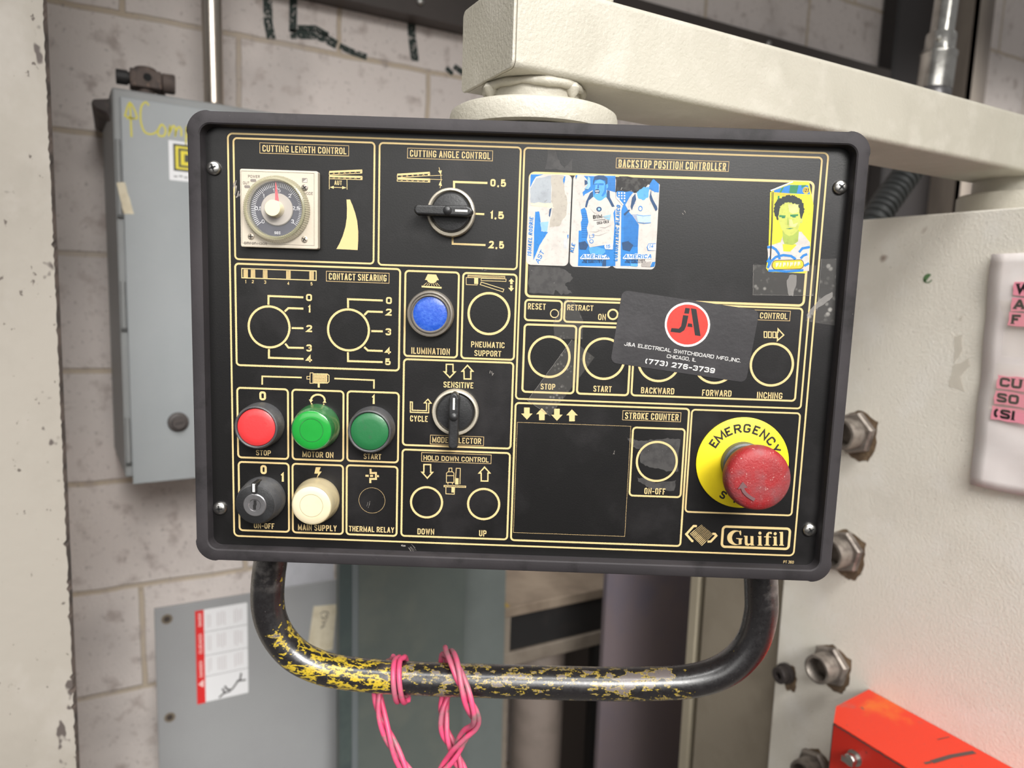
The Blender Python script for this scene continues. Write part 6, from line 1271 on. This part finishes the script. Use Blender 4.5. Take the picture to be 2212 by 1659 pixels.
# panel cover leaning low on the wall
plm = mat('plate_grey', (150, 151, 152), .5, var=((144, 144, 146), 4, (.45, .7)), speck=((104, 100, 98), 90, .76))
pl = thing('panel_cover', 'flat grey steel cover plate standing before the wall with a red and white warning label', 'cover plate', (-.02, .92, 0))
fpz = frame((0, .90, 0), (1, 0, 0), (0, 0, 1))
def pp(mb, name, mats, bevel=0, label=None):
    o = mb.build(name, mats, pl, bevel, (.02, -.92, 0))
    if label: o['label'] = label
    return o
pp(MB().box(-.1870, .152, .90, .906, 0, .7345), 'plate', plm, .001)
for z in (.7135, .5335, .353): 
    b = MB(); flat(b, fpz, [circle(-168, z * 1000, 9, 24)], 0, .2); flat(b, fpz, [circle(-168, z * 1000, 5, 20)], 1, .3); pp(b, 'screw_hole', [mat('hole_ring', (112, 102, 88), .6), mat('hole_dark', (58, 50, 46), .6)])
b = MB(); xw0, xw1, zw0, zw1 = -124, -38, 546, 719.5
b.prism(ring(xw0 + 13, zw0 + 1, xw1, zw1, 2), fpz, 0, .3, 0); flat(b, fpz, [[(xw0, zw0), (xw0 + 14, zw0), (xw0 + 14, zw1), (xw0, zw1)]], 1, .4)
for z in (678, 634, 595): flat(b, fpz, strip([(xw0 + 14, z), (xw1, z)], .7), 2, .4)
for z0, z1 in ((684, 712), (640, 672), (600, 630)):
    for x in (-104, -100, -88, -84, -80, -76, -60, -56, -52, -48): flat(b, fpz, strip([(x, z0 + random.uniform(0, 6)), (x, z1 - random.uniform(0, 4))], 1.5), 4, .4)
for t_, z0, ln in (('DANGER', 690, 24), ('CUIDADO', 640, 36), ('DANGER', 596, 30)):
    flat(b, fpz, text_along(t_, (xw0 + 10, z0), (xw0 + 10, z0 + ln), 5, .9), 3, .45)
flat(b, fpz, [[(xw0 + 11, 576), (xw0 + 11, 590), (xw0 + 2.5, 583)]], 3, .45); flat(b, fpz, strip([(xw0 + 9, 583), (xw0 + 5, 583)], 1.2), 1, .5)
for st in ([(-50, 588), (-52, 574)], [(-42, 573), (-58, 574)], [(-54, 576), (-66, 560)], [(-66, 560), (-74, 562), (-78, 570)], [(-68, 558), (-80, 556), (-88, 550)], [(-78, 556), (-82, 566)]): flat(b, fpz, strip(st, 3), 2, .45)
pp(b, 'warning_label', [MATS['label_white'], mat('label_red', (214, 44, 44), .5), mat('label_ink', (58, 54, 54), .5), mat('label_pale', (240, 214, 210), .5), mat('label_text_grey', (200, 194, 196), .5)], 0, 'white warning label with a red band, pictogram and fine print')
b = MB(); b.prism([(80, 690), (124, 686), (116, 596), (67, 598)], fpz, 0, .3, 0)
for st in ([(92, 672), (98, 676), (106, 674), (108, 668)], [(94, 668), (98, 662), (106, 664), (102, 670)], [(104, 660), (100, 652), (96, 656)], [(98, 650), (94, 644), (102, 648)]): flat(b, fpz, strip(st, 2), 1, .4)
pp(b, 'masking_tape', [MATS['masking_tape_tan'], mat('tape_scribble', (96, 88, 84), .6)], 0, 'strip of tan tape with a dark scribble')
b = MB().box(.035, .1535, WY - .004, WY - .001, .62, .93)
tag(b.build('white_sheet', mat('sheet_white', (214, 214, 220), .5, var=((190, 192, 196), 9, (.45, .7)))), 'white sheet on the wall just above the grey cover plate', 'sheet')
# two tall green grey panels
gp1 = mat('panel_green_grey', (86, 92, 88), .5, var=[((72, 80, 78), 4, (.45, .7)), ((100, 102, 94), 7, (.5, .75))], speck=((120, 128, 124), 40, .73)); gp2 = mat('panel_grey_edge', (98, 104, 106), .5); gp3 = mat('panel_dark_edge', (60, 70, 70), .5, var=((76, 86, 82), 14, (.45, .7)))
def sheet(name, xs, y, top, m, label, lean=.02, th=.02, frame_m=None):
    x0, x1 = xs; o = thing(name, label, 'panel', ((x0 + x1) / 2, y, 0)); b = MB(); cx = (x0 + x1) / 2
    b.add([(x0 - cx + lean, 0, 0), (x1 - cx + lean, 0, 0), (x1 - cx, 0, top), (x0 - cx, 0, top), (x0 - cx + lean, th, 0), (x1 - cx + lean, th, 0), (x1 - cx, th, top), (x0 - cx, th, top)], [(0, 1, 2, 3), (5, 4, 7, 6), (4, 0, 3, 7), (1, 5, 6, 2), (3, 2, 6, 7), (4, 5, 1, 0)])
    b.build('sheet_face', m, o, .001)
    for fx, wd, mm_ in frame_m or ():
        e = MB(); xx = x0 - cx + fx; e.add([(xx + lean, -.003, 0), (xx + wd + lean, -.003, 0), (xx + wd, -.003, top), (xx, -.003, top), (xx + lean, 0, 0), (xx + wd + lean, 0, 0), (xx + wd, 0, top), (xx, 0, top)], [(0, 1, 2, 3), (4, 0, 3, 7), (1, 5, 6, 2), (3, 2, 6, 7)]); e.build('edge_strip', mm_, o)
    return o
sheet('sheet_panel', (.100, .345), .80, 1.02, gp1, 'tall dark green grey panel standing left of the dark bench, with a blue edge strip', .004, .02, [(.0, .022, gp3), (.0225, .011, gp2)])
sheet('sheet_panel', (.300, .445), .825, 1.02, mat('panel_green_grey_pale', (100, 106, 104), .5, var=((88, 94, 92), 5, (.45, .7))), 'paler grey green panel partly behind the dark green one', .012, .015)
# bench frame with dark drawer front
bench = thing('work_bench', 'dark steel bench with beige top edge behind the console handle', 'bench', (.64, .92, 0))
def wp(mb, name, m, bevel=0): return mb.build(name, m, bench, bevel, (-.64, -.92, 0))
wood = mat('bench_top_tan', (138, 124, 108), .7, var=((112, 98, 84), 9, (.45, .7))); beige = mat('bench_beige', (126, 116, 104), .6, var=((104, 94, 84), 12, (.45, .7))); dark = mat('bench_dark', (32, 31, 31), .5, var=((52, 46, 44), 8, (.55, .75)))
wp(MB().box(.455, .86, .85, WY - .002, .612, .634), 'top_slab', wood, .002)
wp(MB().box(.470, .86, .858, .88, .532, .612), 'drawer_front', dark, .001); wp(MB().box(.462, .86, .851, .876, .500, .531), 'front_rail', beige, .002)
wp(MB().box(.462, .478, .852, .875, 0, .612), 'leg', beige); wp(MB().box(.70, .716, .852, .875, 0, .5), 'leg', dark)
b = MB(); b.box(.456, .475, .853, 1.0, .6345, .6365); o = b.build('yellow_strip', mat('strip_yellow', (150, 124, 50), .6), bench, 0, (-.64, -.92, 0))
tag(MB().lathe((.606, .94, 0), (0, 0, 1), [(.060, 0), (.060, .49), (.057, .498)], 36).build('pipe_post', mat('post_taupe', (128, 116, 108), .55, var=((108, 98, 90), 10, (.45, .7)))), 'thick taupe upright pipe standing under the dark bench', 'pipe')
tag(MB().box(.69, .80, WY - .06, WY - .002, 0, .49).build('storage_box', mat('box_dark_brown', (58, 50, 46), .6), bevel=.002), 'dark brown box under the bench against the wall', 'box')
plum = mat('plum_paint', (108, 97, 100), .5, var=[((94, 90, 102), 4, (.45, .7)), ((112, 100, 100), 9, (.5, .75))], speck=((56, 44, 46), 30, .74))
tag(MB().box(.5795, .84, .66, .674, 0, 1.12).build('plum_panel', plum, bevel=.002), 'dark plum painted steel panel standing behind the handle, left of the machine', 'panel')
# dark channel beam along the wall, and column
bm_ = thing('wall_channel', 'dark brown steel channel bolted along the top of the block wall', 'beam', (1.1, WY - .03, 1.812))
bmat_ = mat('channel_brown', (74, 66, 62), .55, var=((62, 56, 53), 4, (.45, .7)), speck=((50, 42, 40), 14, .68))
b = MB(); b.box(-.35, 1.745, .990, .996, 1.812, 1.955); b.box(-.35, 1.745, .996, WY - .001, 1.812, 1.818); b.box(-.35, 1.745, .996, WY - .001, 1.949, 1.955)
b.build('channel_web', bmat_, bm_, 0, (-1.1, -WY + .03, -1.812))
for x in (.3065, 1.2471, .78, 1.62): MB().lathe((x, .990, 1.838 if x != 1.2471 else 1.935), NY, [(.0075, 0), (.0075, .003), (.005, .006), (.0006, .007)], 16).build('bolt', steel, bm_, 0, (-1.1, -WY + .03, -1.812))
col = thing('steel_stanchion', 'dark steel stanchion standing against the wall behind the bright conduit', 'column', (1.9, WY - .05, 0))
b = MB(); b.box(1.748, 2.04, WY - .02, WY - .008, 0, 3.0); b.build('web', mat('stanchion_dark', (62, 58, 58), .5), col, 0, (-1.9, -WY + .05, 0))
b = MB(); b.box(2.03, 2.115, WY - .11, WY - .10, 0, 3.0); b.box(2.03, 2.04, WY - .11, WY - .008, 0, 3.0); b.build('flange', mat('stanchion_taupe', (172, 160, 148), .55, var=((128, 118, 110), 7, (.45, .65)), stretch=(1, 1, .15)), col, 0, (-1.9, -WY + .05, 0))
b = MB(); b.box(1.744, 1.758, WY - .05, WY - .008, 0, 3.0); b.build('edge_flange', mat('stanchion_edge', (44, 41, 41), .5), col, 0, (-1.9, -WY + .05, 0))
tag(MB().tube([(2.128, WY - .012, 1.636), (2.36, WY - .012, 1.80)], .010, 12).build('brace_rod', mat('rod_brown', (104, 90, 80), .6)), 'thin brown rod slanting up the wall under the boom', 'rod')
# bright conduit with couplings and the flexible conduit below it
cdt = thing('metal_conduit', 'shiny metal conduit with couplings and screws behind the boom', 'conduit', (1.10, .45, 1.62))
bright = mat('bright_zinc', (226, 224, 218), .22, metal=1, var=((186, 182, 176), 40, (.45, .75)), bump=.12, bs=160)
d_ = Vector((.0068, 0, .1)).normalized(); base = Vector((1.1006, .45, 1.62))
def cpart(rows, name, m, label=None, seg=36):
    o = MB().lathe(base, d_, [(r_ * .74, t_) for r_, t_ in rows], seg).build(name, m, cdt, 0, (-1.10, -.45, -1.62))
    if label: o['label'] = label
cpart([(.0265, .152), (.0265, .9)], 'tube', bright)
cpart([(.0400, .062), (.0402, .0625), (.0402, .120), (.0418, .122), (.0418, .127), (.0385, .130), (.0340, .131), (.0340, .158), (.0330, .160), (.0265, .1605)], 'coupling', bright)
cpart([(.0385, .040), (.0395, .041), (.0395, .060), (.0380, .062)], 'reducer', mat('reducer_grey', (150, 148, 150), .35, metal=.8))
cpart([(.0400, .0), (.0440, .004), (.0440, .036), (.0425, .040)], 'clamp_collar', MATS['reducer_grey'])
def atc(t, ang, r): 
    u = Vector((1, 0, 0)); v = Vector((0, -1, 0)); return base + d_ * t + (u * math.cos(ang) + v * math.sin(ang)) * r
for t, ang, r, rr in ((.148, 2.7, .034, .008), (.022, .55, .043, .0115)):
    r *= .74; rr *= .74; p = atc(t, ang, r); q = (atc(t, ang, r + .01) - p).normalized(); b = MB().lathe(p, q, [(rr, -.003), (rr, .006), (rr * .7, .009), (rr * .1, .0095)], 16); b.build('screw', bright, cdt, 0, (-1.10, -.45, -1.62))
fx = thing('flexible_conduit', 'dark ribbed flexible conduit curving down below the boom', 'conduit', (.95, .45, 1.36))
path = smooth_path([(1.1004, .45, 1.6192), (1.0965, .45, 1.59), (1.077, .45, 1.557), (1.045, .45, 1.520), (1.006, .45, 1.478), (.966, .45, 1.430), (.93, .46, 1.36)], 30)
rad = []; acc = 0
for i, p in enumerate(path):
    acc += (p - path[i - 1]).length if i else 0
    ph = (acc / .0125) % 1; rad.append(.0228 + .0030 * (1 if ph < .62 else -1) * (min(1, abs(math.sin(PI * (ph / .62 if ph < .62 else (ph - .62) / .38))) ** .4)))
MB().tube(path, .023, 26, rad=rad).build('ribbed_hose', mat('hose_dark', (72, 74, 74), .45, var=((58, 60, 60), 20, (.45, .7))), fx, 0, (-.95, -.45, -1.36))
